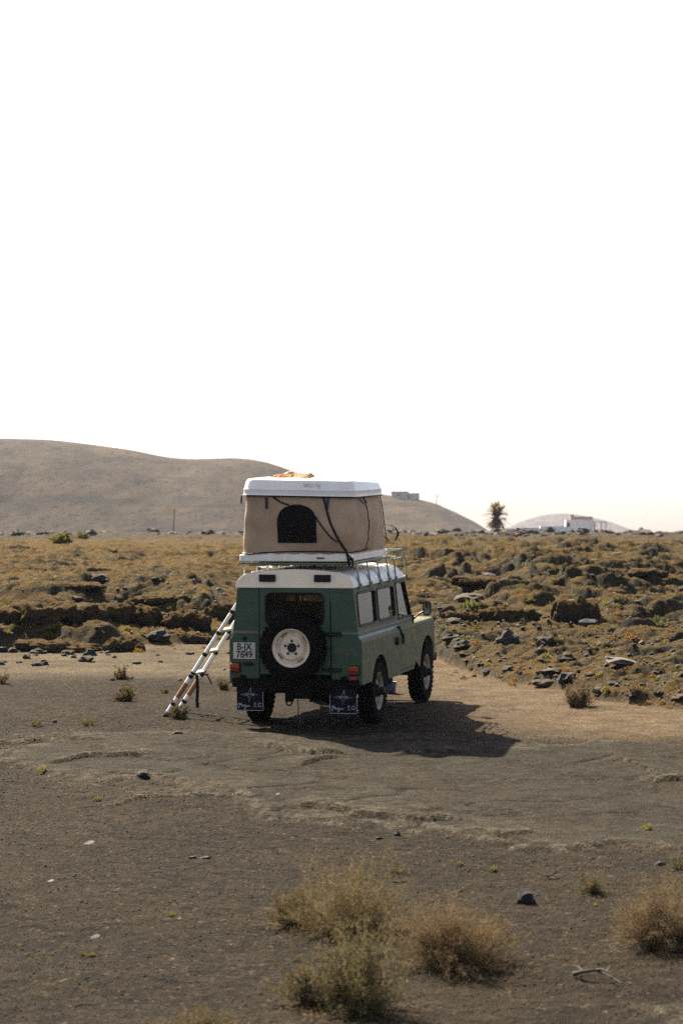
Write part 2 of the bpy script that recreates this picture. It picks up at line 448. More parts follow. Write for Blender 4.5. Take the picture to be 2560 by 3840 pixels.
    f6, r6, s6 = cells(wx / 1.9, wy / 3.2, 149)
    rub = np.sqrt(np.clip(1 - (f6 * 1.15) ** 2, 0, 1)) * r6 ** 1.3
    swell = .7 * (fbm(x * .035, y * .035, 65, 3) - .5) * sstep(60, 130, y) * (1 - .8 * far)
    lav = lumps * (1 - .5 * far) * (1 + .2 * k) + expl + fine + far * .5 * rub + swell
    h = gr + lava * lav
    return h, dict(apron=right * lava, rim=rim, lava=lava, sand=sand, slab=slab, pale=pale, far=far * lava, crease=np.clip(1 - (s2 - f2) * 4, 0, 1) * lava)

GRID = {}
def Hs(x, y):
    """heights read from the built ground sheet (bilinear); outside it from the height function"""
    x = np.atleast_1d(np.asarray(x, float)); y = np.atleast_1d(np.asarray(y, float))
    if not GRID:
        return terrain(x, y)[0]
    ds, n, Z = GRID['d'], GRID['n'], GRID['Z']
    i = np.clip(np.searchsorted(ds, y) - 1, 0, len(ds) - 2)
    t = np.clip((y - ds[i]) / (ds[i + 1] - ds[i]), 0, 1)
    u = (np.clip(x / (0.20 * y + 1.4), -1, 1) + 1) / 2 * (n - 1)
    k = np.clip(np.floor(u).astype(int), 0, n - 2); f = u - k
    return (Z[i, k] * (1 - f) + Z[i, k + 1] * f) * (1 - t) + (Z[i + 1, k] * (1 - f) + Z[i + 1, k + 1] * f) * t

def H(x, y):
    return float(Hs(x, y)[0])

CAM_P = D2R(0.44)
def ray_dir(px, py):
    a, b = (px - 1280) / 9067.0, (1920 - py) / 9067.0
    return a, math.cos(CAM_P) - b * math.sin(CAM_P), math.sin(CAM_P) + b * math.cos(CAM_P)

def ground_at(px, py, dmax=340):
    """ground point seen at a place of the photograph (used once to survey positions)"""
    a, b, c = ray_dir(px, py)
    t = np.concatenate([np.arange(9, 60, .05), np.arange(60, dmax, .4)])
    h = Hs(a * t, b * t)
    below = np.nonzero(CAM_Z + c * t < h)[0]
    i = below[0] if len(below) else len(t) - 1
    return a * t[i], b * t[i], float(h[i])

# ---------------------------------------------------------------- mesh helpers
def link(o, parent=None):
    COL.objects.link(o)
    if parent is not None:
        o.parent = parent
    return o

def empty(name, loc=(0, 0, 0), rot=(0, 0, 0), label=None, cat=None, group=None):
    o = bpy.data.objects.new(name, None)
    o.empty_display_size = .2
    o.location = loc
    o.rotation_euler = rot
    link(o)
    tag(o, label, cat, group)
    return o

def tag(o, label=None, cat=None, group=None, kind=None):
    if label: o['label'] = label
    if cat: o['category'] = cat
    if group: o['group'] = group
    if kind: o['kind'] = kind
    return o

class MB:
    def __init__(s):
        s.v, s.f, s.m = [], [], []
        s.mi = 0
    def add(s, vs, fs):
        o = len(s.v)
        s.v.extend([tuple(p) for p in vs])
        s.f.extend([tuple(i + o for i in f) for f in fs])
        s.m.extend([s.mi] * len(fs))
        return s
    def box(s, c, d, rot=None):
        x, y, z = d[0] / 2, d[1] / 2, d[2] / 2
        vs = [Vector(p) for p in ((-x, -y, -z), (x, -y, -z), (x, y, -z), (-x, y, -z), (-x, -y, z), (x, -y, z), (x, y, z), (-x, y, z))]
        if rot is not None:
            vs = [rot @ p for p in vs]
        c = Vector(c)
        return s.add([p + c for p in vs], [(0, 3, 2, 1), (4, 5, 6, 7), (0, 1, 5, 4), (1, 2, 6, 5), (2, 3, 7, 6), (3, 0, 4, 7)])
    def prism(s, poly, a, b, fn):
        """polygon in (u,v) swept from a to b; fn(u,v,w) -> point"""
        n = len(poly)
        vs = [fn(u, v, a) for u, v in poly] + [fn(u, v, b) for u, v in poly]
        fs = [tuple(range(n))[::-1], tuple(range(n, 2 * n))] + [(i, (i + 1) % n, n + (i + 1) % n, n + i) for i in range(n)]
        return s.add(vs, fs)
    def tube(s, path, r, n=8, cap=True):
        path = [Vector(p) for p in path]
        rs = r if isinstance(r, (list, tuple)) else [r] * len(path)
        vs, fs = [], []
        up = None
        for i, p in enumerate(path):
            t = (path[min(i + 1, len(path) - 1)] - path[max(i - 1, 0)]).normalized()
            if up is None:
                up = t.orthogonal().normalized()
            else:
                up = (up - t * up.dot(t)).normalized() if (up - t * up.dot(t)).length > 1e-6 else t.orthogonal().normalized()
            q = t.cross(up)
            for k in range(n):
                a = 2 * PI * k / n
                vs.append(p + (up * math.cos(a) + q * math.sin(a)) * rs[i])
        for i in range(len(path) - 1):
            for k in range(n):
                fs.append((i * n + k, i * n + (k + 1) % n, (i + 1) * n + (k + 1) % n, (i + 1) * n + k))
        if cap:
            fs.append(tuple(range(n))[::-1]); fs.append(tuple(range((len(path) - 1) * n, len(path) * n)))
        return s.add(vs, fs)
    def strip(s, path, w, t, nrm):
        """flat strap along a path: width w across, thickness t along nrm"""
        path = [Vector(p) for p in path]
        vs, fs = [], []
        for i, p in enumerate(path):
            d = (path[min(i + 1, len(path) - 1)] - path[max(i - 1, 0)]).normalized()
            nn = Vector(nrm); nn = (nn - d * nn.dot(d)).normalized()
            c = d.cross(nn)
            for a, b in ((-1, -1), (1, -1), (1, 1), (-1, 1)):
                vs.append(p + c * a * w / 2 + nn * b * t / 2)
        L = len(path)
        for i in range(L - 1):
            for k in range(4):
                fs.append((i * 4 + k, i * 4 + (k + 1) % 4, i * 4 + 4 + (k + 1) % 4, i * 4 + 4 + k))
        fs.append((3, 2, 1, 0)); fs.append(tuple(range(4 * L - 4, 4 * L)))
        return s.add(vs, fs)
    def lathe(s, prof, n=40, axis='X', c=(0, 0, 0), close=False):
        """profile of (radius, along) revolved about an axis through c"""
        vs, fs = [], []
        for r, h in prof:
            for k in range(n):
                a = 2 * PI * k / n
                u, v = r * math.cos(a), r * math.sin(a)
                p = (h, u, v) if axis == 'X' else ((u, h, v) if axis == 'Y' else (u, v, h))
                vs.append((p[0] + c[0], p[1] + c[1], p[2] + c[2]))
        L = len(prof)
        for i in range(L if close else L - 1):
            j = (i + 1) % L
            for k in range(n):
                fs.append((i * n + k, i * n + (k + 1) % n, j * n + (k + 1) % n, j * n + k))
        return s.add(vs, fs)
    def build(s, name, mats, parent=None, smooth=False, bevel=0.0, loc=None, seg=2, angle=35):
        me = bpy.data.meshes.new(name)
        me.from_pydata(s.v, [], s.f)
        mats = mats if isinstance(mats, (list, tuple)) else [mats]
        for m in mats:
            me.materials.append(m)
        if len(mats) > 1:
            me.polygons.foreach_set('material_index', s.m)
        bm = bmesh.new(); bm.from_mesh(me)
        bmesh.ops.recalc_face_normals(bm, faces=bm.faces)
        bm.to_mesh(me); bm.free()
        if smooth:
            me.shade_smooth()
            if angle:
                me.set_sharp_from_angle(angle=D2R(angle))
        o = bpy.data.objects.new(name, me)
        link(o, parent)
        if loc is not None:
            o.location = loc
        if bevel:
            b = o.modifiers.new('bevel', 'BEVEL')
            b.width = bevel; b.segments = seg; b.limit_method = 'ANGLE'; b.angle_limit = D2R(40)
        return o

def rrect(u0, u1, v0, v1, r, n=5):
    pts = []
    for cx, cy, a0 in ((u1 - r, v1 - r, 0), (u0 + r, v1 - r, 90), (u0 + r, v0 + r, 180), (u1 - r, v0 + r, 270)):
        for i in range(n + 1):
            a = D2R(a0 + 90 * i / n)
            pts.append((cx + r * math.cos(a), cy + r * math.sin(a)))
    return pts

def plate(name, outer, holes, mat, parent, fn, thick, bevel=0.0, smooth=False):
    """sheet with holes: outline in (u,v), fn(u,v,w) -> point, w from 0 to thick"""
    bm = bmesh.new()
    loops = []
    for lp in [outer] + holes:
        vs = [bm.verts.new((u, v, 0)) for u, v in lp]
        for i in range(len(vs)):
            bm.edges.new((vs[i], vs[(i + 1) % len(vs)]))
        loops.append(len(vs))
    bmesh.ops.triangle_fill(bm, edges=bm.edges[:], use_beauty=True, use_dissolve=False)
    bm.verts.index_update()
    flat = [(v.co.x, v.co.y) for v in bm.verts]
    tris = [[v.index for v in f.verts] for f in bm.faces]
    bm.free()
    n = len(flat)
    mb = MB()
    vs = [fn(u, v, 0) for u, v in flat] + [fn(u, v, thick) for u, v in flat]
    fs = [tuple(t) for t in tris] + [tuple(i + n for i in reversed(t)) for t in tris]
    o = 0
    for L in loops:
        for i in range(L):
            a, b = o + i, o + (i + 1) % L
            fs.append((a, b, b + n, a + n))
        o += L
    mb.add(vs, fs)
    return mb.build(name, mat, parent, bevel=bevel)

def text_mesh(name, txt, mat, parent, mtx, size=0.1, sx=1.0, extrude=0.001, bold=0.0, spacing=1.0):
    cu = bpy.data.curves.new(name, 'FONT')
    cu.body = txt
    cu.size = size
    cu.extrude = extrude
    cu.offset = bold
    cu.space_character = spacing
    cu.align_x = 'CENTER'; cu.align_y = 'CENTER'
    cu.resolution_u = 3
    t = bpy.data.objects.new('tmp_text', cu)
    COL.objects.link(t)
    dg = bpy.context.evaluated_depsgraph_get()
    me = bpy.data.meshes.new_from_object(t.evaluated_get(dg))
    bpy.data.objects.remove(t); bpy.data.curves.remove(cu)
    me.name = name
    me.transform(mtx @ Matrix.Diagonal((sx, 1, 1, 1)))
    me.materials.clear(); me.materials.append(mat)
    o = bpy.data.objects.new(name, me)
    return link(o, parent)

# ================================================================ GROUND
def ground_material():
    m = bpy.data.materials.new('volcanic_ground')
    m.use_nodes = True
    nt, b = nodes_of(m)
    b.inputs['Roughness'].default_value = 0.95
    b.inputs['Specular IOR Level'].default_value = 0.04
    P = coords(nt, world_space=True)
    def at(n):
        a = N(nt, 'ShaderNodeAttribute'); a.attribute_name = n
        return a.outputs['Fac']
    big = noise(nt, P, .55, 5, .6)
    mid = noise(nt, P, 3.5, 6, .65)
    grit = noise(nt, P, 42, 4, .75)
    spk = N(nt, 'ShaderNodeTexVoronoi'); spk.inputs['Scale'].default_value = 38
    nt.links.new(P, spk.inputs['Vector'])
    spc = spk.outputs['Color']
    sepc = N(nt, 'ShaderNodeSeparateColor'); nt.links.new(spc, sepc.inputs[0])
    # dark cinder gravel
    dark = mix(nt, ramp(nt, mid, .35, .68), (0.0150, 0.0122, 0.0085), (0.0266, 0.0205, 0.0134))
    dark = mix(nt, ramp(nt, big, .45, .70, 0, .7), dark, (0.0347, 0.0250, 0.0148))
    dark = mix(nt, math_n(nt, 'MULTIPLY', ramp(nt, sepc.outputs[0], .975, .98), .7), dark, (0.0924, 0.0694, 0.0439))
    dark = mix(nt, math_n(nt, 'MULTIPLY', ramp(nt, sepc.outputs[1], .975, .98), .6), dark, (0.0751, 0.0400, 0.0194))
    # slabs
    slab = mix(nt, ramp(nt, mid, .3, .7), (0.0274, 0.0243, 0.0179), (0.0453, 0.0399, 0.0288))
    slab = mix(nt, ramp(nt, grit, .42, .60, 0, .5), slab, (0.0178, 0.0156, 0.0115))
    c = mix(nt, math_n(nt, 'MULTIPLY', at('slab'), ramp(nt, noise(nt, P, 1.9, 7, .72), .36, .60, .15, 1.0)), dark, slab)
    c = mix(nt, math_n(nt, 'MULTIPLY', at('rim'), ramp(nt, noise(nt, P, 6, 4, .7), .45, .68, 0, .6)), c, (0.1536, 0.1310, 0.0933))
    pale = mix(nt, ramp(nt, mid, .35, .65), (0.1142, 0.0902, 0.0554), (0.0762, 0.0594, 0.0379))
    c = mix(nt, math_n(nt, 'MULTIPLY', at('pale'), ramp(nt, big, .25, .6, .4, 1.0)), c, pale)
    sand = mix(nt, ramp(nt, mid, .32, .68), (0.1349, 0.0950, 0.0546), (0.0999, 0.0724, 0.0431))
    sand = mix(nt, ramp(nt, grit, .46, .66, 0, .6), sand, (0.0550, 0.0432, 0.0294))
    c = mix(nt, math_n(nt, 'MULTIPLY', at('sand'), ramp(nt, noise(nt, P, 2.2, 6, .7), .30, .58, .35, 1.0)), c, sand)
    # lava crust with orange lichen
    lava = mix(nt, ramp(nt, mid, .35, .65), (0.0248, 0.0231, 0.0167), (0.0552, 0.0490, 0.0327))
    pal = mix(nt, ramp(nt, noise(nt, P, .9, 4), .66, .72, 0, .6), lava, (0.0952, 0.0851, 0.0648))
    l2 = noise(nt, P, 7.5, 5, .7)
    lich = mix(nt, ramp(nt, l2, .35, .68), (0.0934, 0.0541, 0.0123), (0.0543, 0.0357, 0.0110))
    lich = mix(nt, ramp(nt, noise(nt, P, 2.1, 3), .60, .70, 0, .6), lich, (0.0978, 0.0649, 0.0127))
    lich = mix(nt, ramp(nt, noise(nt, P, .35, 4), .48, .66, 0, .4), lich, (0.0510, 0.0433, 0.0221))
    lf = math_n(nt, 'MULTIPLY', at('lichen'), ramp(nt, l2, .25, .44, .45, 1.0))
    lava = mix(nt, lf, pal, lich)
    c = mix(nt, at('lava'), c, lava)
    farc = mix(nt, ramp(nt, noise(nt, P, 1.2, 4), .4, .65), (0.0272, 0.0242, 0.0189), (0.0656, 0.0499, 0.0315))
    c = mix(nt, math_n(nt, 'MULTIPLY', at('far'), .8), c, farc)
    # grain of the loose cinder: fine light and dark grit over everything
    gn = N(nt, 'ShaderNodeVectorMath', operation='SCALE')
    nt.links.new(c, gn.inputs[0])
    g1 = ramp(nt, noise(nt, P, 24, 3, .8), .30, .70, .55, 1.5)
    g2 = ramp(nt, noise(nt, P, 7, 4, .7), .30, .70, .72, 1.30)
    g3 = ramp(nt, noise(nt, P, 75, 2, .8), .34, .66, .50, 1.55)
    nt.links.new(math_n(nt, 'MULTIPLY', math_n(nt, 'MULTIPLY', g1, g2), g3), gn.inputs['Scale'])
    c = gn.outputs[0]
    nt.links.new(c, b.inputs['Base Color'])
    hgt = math_n(nt, 'ADD', math_n(nt, 'MULTIPLY', grit, 1.0), math_n(nt, 'MULTIPLY', spk.outputs['Distance'], .5))
    hgt = math_n(nt, 'ADD', hgt, math_n(nt, 'MULTIPLY', noise(nt, P, 13, 5, .7), 1.6))
    hgt = math_n(nt, 'ADD', hgt, math_n(nt, 'MULTIPLY', math_n(nt, 'MULTIPLY', noise(nt, P, 5.5, 6, .7), at('lava')), 4.0))
    bump(nt, b, hgt, 1.0, 0.028)
    return m
M['ground'] = ground_material()

def set_attr(me, name, arr):
    a = me.attributes.new(name, 'FLOAT', 'POINT')
    a.data.foreach_set('value', np.ascontiguousarray(arr, dtype=np.float32))

def grid_mesh(name, X, Y, Z, attrs, keep=None):
    r, c = X.shape
    idx = np.arange(r * c).reshape(r, c)
    q = np.stack([idx[:-1, :-1], idx[:-1, 1:], idx[1:, 1:], idx[1:, :-1]], -1).reshape(-1, 4)
    if keep is not None:
        q = q[keep.reshape(-1)]
    used = np.zeros(r * c, bool); used[q.ravel()] = True
    remap = np.cumsum(used) - 1
    q = remap[q]
    co = np.stack([X.ravel()[used], Y.ravel()[used], Z.ravel()[used]], 1).astype(np.float32)
    me = bpy.data.meshes.new(name)
    me.vertices.add(len(co)); me.vertices.foreach_set('co', co.ravel())
    me.loops.add(q.size); me.loops.foreach_set('vertex_index', q.ravel().astype(np.int32))
    me.polygons.add(len(q))
    me.polygons.foreach_set('loop_start', (np.arange(len(q)) * 4).astype(np.int32))
    me.polygons.foreach_set('use_smooth', np.ones(len(q), bool))
    me.update(calc_edges=True)
    for k, v in attrs.items():
        set_attr(me, k, v.ravel()[used])
    me.materials.append(M['ground'])
    o = bpy.data.objects.new(name, me)
    link(o)
    tag(o, kind='structure')
    return o

def build_ground():
    ds = [8.5]
    while ds[-1] < 420:
        d = ds[-1]
        ds.append(d + np.interp(d, [8, 13, 30, 45, 70, 110, 200, 330, 420], [.06, .038, .055, .066, .095, .22, .75, 1.3, 3]))
    ds = np.array(ds)
    u = np.linspace(-1, 1, 540)
    Y = np.repeat(ds[:, None], len(u), 1)
    X = (0.20 * ds + 1.4)[:, None] * u[None, :]
    Z, A = terrain(X, Y)
    GRID.update(d=ds, n=len(u), Z=Z)
    # orange lichen keeps to the upper faces of the crust
    gy, gx = np.gradient(Z)
    dy = np.gradient(ds)[:, None]; dx = ((0.20 * ds + 1.4) * (u[1] - u[0]))[:, None]
    ny = gy / dy
    slope = np.hypot(ny, gx / dx)
    A['lichen'] = np.clip(1.65 - 1.6 * slope, 0, 1) * sstep(.10, .42, fbm(X * .8, Y * .8, 77, 4) + .10) * (1 - .75 * A['far']) * (1 - .22 * A['apron'])
    lv = A['lava']
    cell = lv[:-1, :-1] > .5
    grid_mesh('ground', X, Y, Z, A, ~cell)
    grid_mesh('lava_field', X, Y, Z, A, cell)
    # the land around and beyond, coarser, lying just under the fine sheet
    g = np.concatenate([np.linspace(-4300, -420, 8), np.linspace(-400, 400, 161), np.linspace(420, 4300, 8)])
    gy_ = np.concatenate([np.linspace(-600, -130, 4), np.linspace(-120, 520, 161), np.linspace(560, 4650, 10)])
    X2, Y2 = np.meshgrid(g, gy_)
    Z2, A2 = terrain(X2, Y2)
    inside = (np.abs(X2) < .20 * Y2 + 5) & (Y2 > 4) & (Y2 < 425)
    Z2 = Z2 - np.where(inside, 1.6, .12)
    A2['lichen'] = .6 * A2['lava']
    grid_mesh('terrain', X2, Y2, Z2, A2)
build_ground()

# ---------------------------------------------------------------- hills
def hill_material(name, c1, c2, c3, s):
    m = new_mat(name, c1, 0.95, spec=0.1)
    nt, b = nodes_of(m)
    P = coords(nt)
    mp = N(nt, 'ShaderNodeMapping'); mp.inputs['Scale'].default_value = (1, .3, 2.2)
    mp.inputs['Rotation'].default_value = (0, D2R(8), 0)
    nt.links.new(P, mp.inputs['Vector'])
    f = ramp(nt, noise(nt, mp.outputs[0], s, 8, .75), .40, .60)
    c = mix(nt, f, c1, c2)
    w = N(nt, 'ShaderNodeMapping'); w.inputs['Scale'].default_value = (.25, .25, 5.0); w.inputs['Rotation'].default_value = (0, D2R(9), 0)
    nt.links.new(P, w.inputs['Vector'])
    g = ramp(nt, noise(nt, w.outputs[0], s * .6, 5, .6), .53, .62, 0, .7)
    c = mix(nt, g, c, c3)
    v2 = N(nt, 'ShaderNodeTexVoronoi'); v2.inputs['Scale'].default_value = s * 5; nt.links.new(mp.outputs[0], v2.inputs['Vector'])
    sc2 = N(nt, 'ShaderNodeSeparateColor'); nt.links.new(v2.outputs['Color'], sc2.inputs[0])
    shr = math_n(nt, 'MULTIPLY', ramp(nt, sc2.outputs[0], .62, .70), ramp(nt, v2.outputs['Distance'], .55, .30))
    c = mix(nt, math_n(nt, 'MULTIPLY', shr, .75), c, tuple(x * .45 for x in c3))
    nt.links.new(c, b.inputs['Base Color'])
    return m
M['hill'] = hill_material('brown_hillside', (.047, .0325, .0195), (.018, .0130, .0085), (.0078, .0060, .0042), .08)
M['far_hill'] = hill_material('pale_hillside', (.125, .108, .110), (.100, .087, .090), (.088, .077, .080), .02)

def hill(name, mat, ridge, dist, depth, base=-2.0, seed=0, amp=.8):
    """ridge: silhouette surveyed as (x, z) at that distance; the body falls away to front and back"""
    xs = np.array([p[0] for p in ridge]); zs = np.array([p[1] for p in ridge])
    nx, ny = (520, 130) if dist < 2000 else (200, 60)
    X = np.linspace(xs[0], xs[-1], nx)
    # smooth interpolation of the ridge
    R = np.interp(X, xs, zs)
    k = np.ones(13) / 13.0
    R = np.convolve(np.pad(R, 6, mode='edge'), k, mode='valid')
    t = np.linspace(-1, 1, ny)
    prof = np.where(t < 0, np.cos(t * PI / 2) ** 1.15, np.cos(t * PI / 2) ** 1.0)
    XX = np.repeat(X[None, :], ny, 0)
    YY = dist + depth * t[:, None] + 0 * XX
    ZZ = base + (R[None, :] - base) * prof[:, None]
    ZZ = ZZ + amp * (fbm(XX * .03, YY * .03, seed, 5) - .5) * 2 * np.clip(prof[:, None], 0, 1) * (.3 + .7 * np.abs(t[:, None]))
    gul = np.abs(fbm(XX * .022 + .35 * fbm(XX * .05, YY * .05, seed + 5, 3), YY * .006, seed + 9, 4) - .5) * 2
    ZZ = ZZ - amp * 1.5 * (1 - gul) ** 6 * np.clip(prof[:, None], 0, 1) * (1 - np.clip(prof[:, None], 0, 1) ** 6)
    ZZ = ZZ + amp * .9 * (fbm(XX * .16, YY * .10, seed + 20, 4) - .5) * np.clip(1.2 - np.abs(t[:, None]) * 0, 0, 1) * np.clip(np.abs(t[:, None]) * 6, .12, 1)
    r, c = XX.shape
    idx = np.arange(r * c).reshape(r, c)
    q = np.stack([idx[:-1, :-1], idx[:-1, 1:], idx[1:, 1:], idx[1:, :-1]], -1).reshape(-1, 4)
    me = bpy.data.meshes.new(name)
    me.from_pydata(np.stack([XX.ravel(), YY.ravel(), ZZ.ravel()], 1).tolist(), [], q.tolist())
    me.shade_smooth()
    me.materials.append(mat)
    o = bpy.data.objects.new(name, me)
    link(o); tag(o, kind='structure')
    return o

def sil(pts, d):
    out = []
    for px, py in pts:
        a, b, c = ray_dir(px, py)
        out.append((a / b * d, CAM_Z + c / b * d))
    return out
HD = 1000.0
ridge1 = sil([(-2600, 2030), (-1800, 1900), (-1000, 1740), (-400, 1660), (0, 1643), (190, 1648), (340, 1665), (500, 1688), (600, 1712), (700, 1724), (800, 1720), (900, 1716),
              (1000, 1730), (1100, 1765), (1160, 1795), (1240, 1815), (1340, 1836), (1440, 1855), (1520, 1867), (1590, 1875), (1660, 1900), (1740, 1940), (1800, 1980), (1840, 2012), (1900, 2040), (2000, 2080)], HD)
hill('hill', M['hill'], ridge1, HD, 150, base=-2.5, seed=210)
D3 = 4000.0
ridge2 = sil([(1780, 2030), (1860, 2010), (1905, 1985), (1960, 1955), (2030, 1932), (2090, 1926), (2150, 1928), (2210, 1938), (2270, 1955), (2330, 1980), (2400, 2008), (2450, 2030)], D3)
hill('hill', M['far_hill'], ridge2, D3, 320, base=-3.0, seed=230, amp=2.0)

# ---------------------------------------------------------------- haze
def haze():
    x, y0, y1, z0, z1 = 4400, -700, 4750, -6.0, 62.0
    mb = MB().box(((0), (y0 + y1) / 2, (z0 + z1) / 2), (2 * x, y1 - y0, z1 - z0))
    m = bpy.data.materials.new('pale_haze')
    m.use_nodes = True
    nt = m.node_tree
    nt.nodes.remove(nt.nodes['Principled BSDF'])
    v = N(nt, 'ShaderNodeVolumePrincipled')
    v.inputs['Color'].default_value = (.985, .985, .985, 1)
    v.inputs['Density'].default_value = 0.00013
    v.inputs['Anisotropy'].default_value = -0.72
    nt.links.new(v.outputs[0], nt.nodes['Material Output'].inputs['Volume'])
    o = mb.build('haze', m)
    tag(o, kind='stuff')
haze()
#CAR#

# ================================================================ OFF-ROAD CAR
CAR = empty('off_road_car', (CAR_XY[0], CAR_XY[1], 0), label='green boxy off-road car with white roof and spare wheel on its rear door', cat='car')
CAR.rotation_mode = 'XYZ'
_yaw = Matrix.Rotation(D2R(-14.43), 4, 'Z') @ Matrix.Rotation(D2R(1.715), 4, 'X')
CAR.rotation_euler = _yaw.to_euler()
CARM = Matrix.Translation(CAR.location) @ _yaw

YR, YF = -.96, 3.19
def upx(z):      # x of the inward-leaning upper side
    return .797 - (z - 1.15) * .112

def arch(yc, zc, r, a0, a1, n=14):
    return [(yc + r * math.cos(D2R(a0 + (a1 - a0) * i / n)), zc + r * math.sin(D2R(a0 + (a1 - a0) * i / n))) for i in range(n + 1)]

# lower body: tub sides with rear wheel arch, floor, rear panel
tub = MB()
def side_poly(s, poly, x0, x1):
    return lambda u, v, w: (s * w, u, v)
for s in (-1, 1):
    po = [(YR, 1.065), (YR, .555)] + [(-.50, .555)] + arch(-.01, .40, .455, 160, 20)[0:] + [(.445, .505), (1.125, .50), (1.125, 1.065)]
    tub.prism(po, .838, .805, side_poly(s, po, 0, 0))
    # curved shoulder up to the upper side
    sh = [(.838, 1.065), (.836, 1.082), (.827, 1.099), (.812, 1.111), (.797, 1.150), (.775, 1.150), (.79, 1.075), (.805, 1.065)]
    tub.prism(sh, YR, 1.125, lambda u, v, w, s=s: (s * u, w, v))
# rear panel each side of the door (to the roof)
for s in (-1, 1):
    d0 = .449 if s > 0 else .452
    po = [(d0 + .006, .62), (.836, .555), (.836, 1.065), (.826, 1.099), (.797, 1.15), (upx(1.744), 1.744), (d0 + .006, 1.744)]
    tub.prism(po, YR - .004, YR + .025, lambda u, v, w, s=s: (s * u, w, v))
tub.build('body', M['green'] if False else [M['green']], CAR, bevel=.006)
# dusty flank skins: the outer faces of both sides carry a coat of dust
for s in (-1, 1):
    po = [(YR + .004, 1.063), (YR + .004, .557), (-.50, .557)] + arch(-.01, .40, .458, 160, 20) + [(.448, .507), (1.120, .502), (1.120, 1.063)]
    fl = MB(); fl.prism(po, .8385, .8415, lambda u, v, w, s=s: (s * w, u, v))
    sh = [(.8415, 1.063), (.839, 1.083), (.829, 1.101), (.814, 1.1135), (.810, 1.1125), (.826, 1.099), (.8355, 1.082), (.8385, 1.063)]
    fl.prism(sh, YR + .004, 1.120, lambda u, v, w, s=s: (s * u, w, v))
    fl.build('side_panel', M['green_dusty'], CAR, smooth=True, angle=30)

# floor, wheel boxes, underbody
fl = MB()
fl.box((0, .6, .60), (1.58, 3.1, .03))
fl.box((0, 2.05, .82), (1.5, .03, .60))
for s in (-1, 1):
    fl.box((s * .60, 0, .80), (.40, 1.2, .03))
    fl.box((s * .42, 0, .70), (.03, 1.2, .22))
fl.build('floor', M['interior'], CAR)
ch = MB()
for s in (-1, 1):
    ch.box((s * .40, 1.15, .50), (.09, 4.2, .13))
for y in (-.55, .55, 1.5, 2.4):
    ch.box((0, y, .50), (.8, .08, .1))
ch.build('chassis_frame', M['under'], CAR, bevel=.008)
cm = MB()
cm.box((0, YR + .01, .565), (1.60, .09, .11))
for x, w in ((-.66, .06), (-.18, .055), (.62, .07), (.32, .05)):
    cm.box((x, YR - .045, .635), (w, .05, .05))
cm.box((0.1, YR - .02, .46), (.22, .08, .16))
cm.box((-.14, YR + .01, .50), (.9, .05, .07))
cm.build('rear_crossmember', M['under'], CAR, bevel=.008)
th = MB()
th.box((-.06, YR - .06, .40), (.09, .10, .11))
th.tube([(-.06 + .035 * math.cos(a), YR - .08, .335 + .035 * math.sin(a)) for a in np.linspace(0, 2 * PI, 13)], .010, 6)
th.tube([(.03, YR - .03, .38), (.04, YR - .02, .28), (.035, YR - .02, .17)], .006, 5)
th.build('tow_hook', M['under'], CAR)
for y in (0, 2.768):
    ax = MB()
    ax.tube([(-.6, y, .39), (-.05, y, .39), (.6, y, .39)], .045, 10)
    sg = 1 if y == 0 else -1
    ax.lathe([(0.01, -.15), (.10, -.13), (.155, -.05), (.165, 0), (.155, .05), (.10, .13), (.01, .15)], 18, 'Y', (.16 if y == 0 else .2, y, .39))
    for s in (-1, 1):
        ax.box((s * .45, y, .44), (.065, 1.1, .05))
        ax.tube([(s * .42, y - .1, .40), (s * .38, y - .2, .68)], .03, 8)
    ax.build('axle', M['under'], CAR)
ft = MB(); ft.box((.52, 1.15, .46), (.26, .65, .2)); ft.tube([(-.35, -.9, .42), (-.3, -.2, .45), (-.25, 1.5, .45)], .025, 8)
ft.build('fuel_tank', M['under'], CAR, bevel=.02)

# front: wings, bonnet, grille, bumper, doors
for s in (-1, 1):
    w = MB()
    po = [(1.985, 1.065), (1.985, .62), (2.285, .50)] + arch(2.768, .42, .475, 168, 12) + [(3.245, .60), (YF + .03, .70), (YF + .01, 1.05), (YF, 1.065)]
    w.prism(po, .838, .815, lambda u, v, w_, s=s: (s * w_, u, v))
    # rounded upper edge and flat top, round nose
    prof = [(.838, 1.065), (.836, 1.09), (.822, 1.115), (.80, 1.127), (.50, 1.135), (.50, 1.11), (.79, 1.10), (.815, 1.065)]
    w.prism(prof, 1.985, YF - .06, lambda u, v, w_, s=s: (s * u, w_, v))
    w.prism([(.838, 1.065), (.822, 1.105), (.78, 1.118), (.50, 1.12), (.50, .60), (.838, .60)], YF - .06, YF, lambda u, v, w_, s=s: (s * u, w_, v))
    w.build('front_wing', M['green_dusty'], CAR, smooth=True, angle=30, bevel=.008)
bo = MB()
bo.prism([(-.52, 1.136), (-.49, 1.185), (-.2, 1.215), (.2, 1.215), (.49, 1.185), (.52, 1.136)], 2.06, 3.14, lambda u, v, w: (u, w, v))
bo.build('bonnet', M['green_dusty'], CAR, bevel=.012)
gr = MB(); gr.box((0, 3.16, .88), (1.0, .05, .5))
gr.build('grille', M['grey_trim'], CAR)
bm_ = MB(); bm_.box((0, 3.33, .565), (1.66, .10, .12)); bm_.box((-.4, 3.24, .565), (.1, .14, .1)); bm_.box((.4, 3.24, .565), (.1, .14, .1))
bm_.build('front_bumper', M['under'], CAR, bevel=.01)
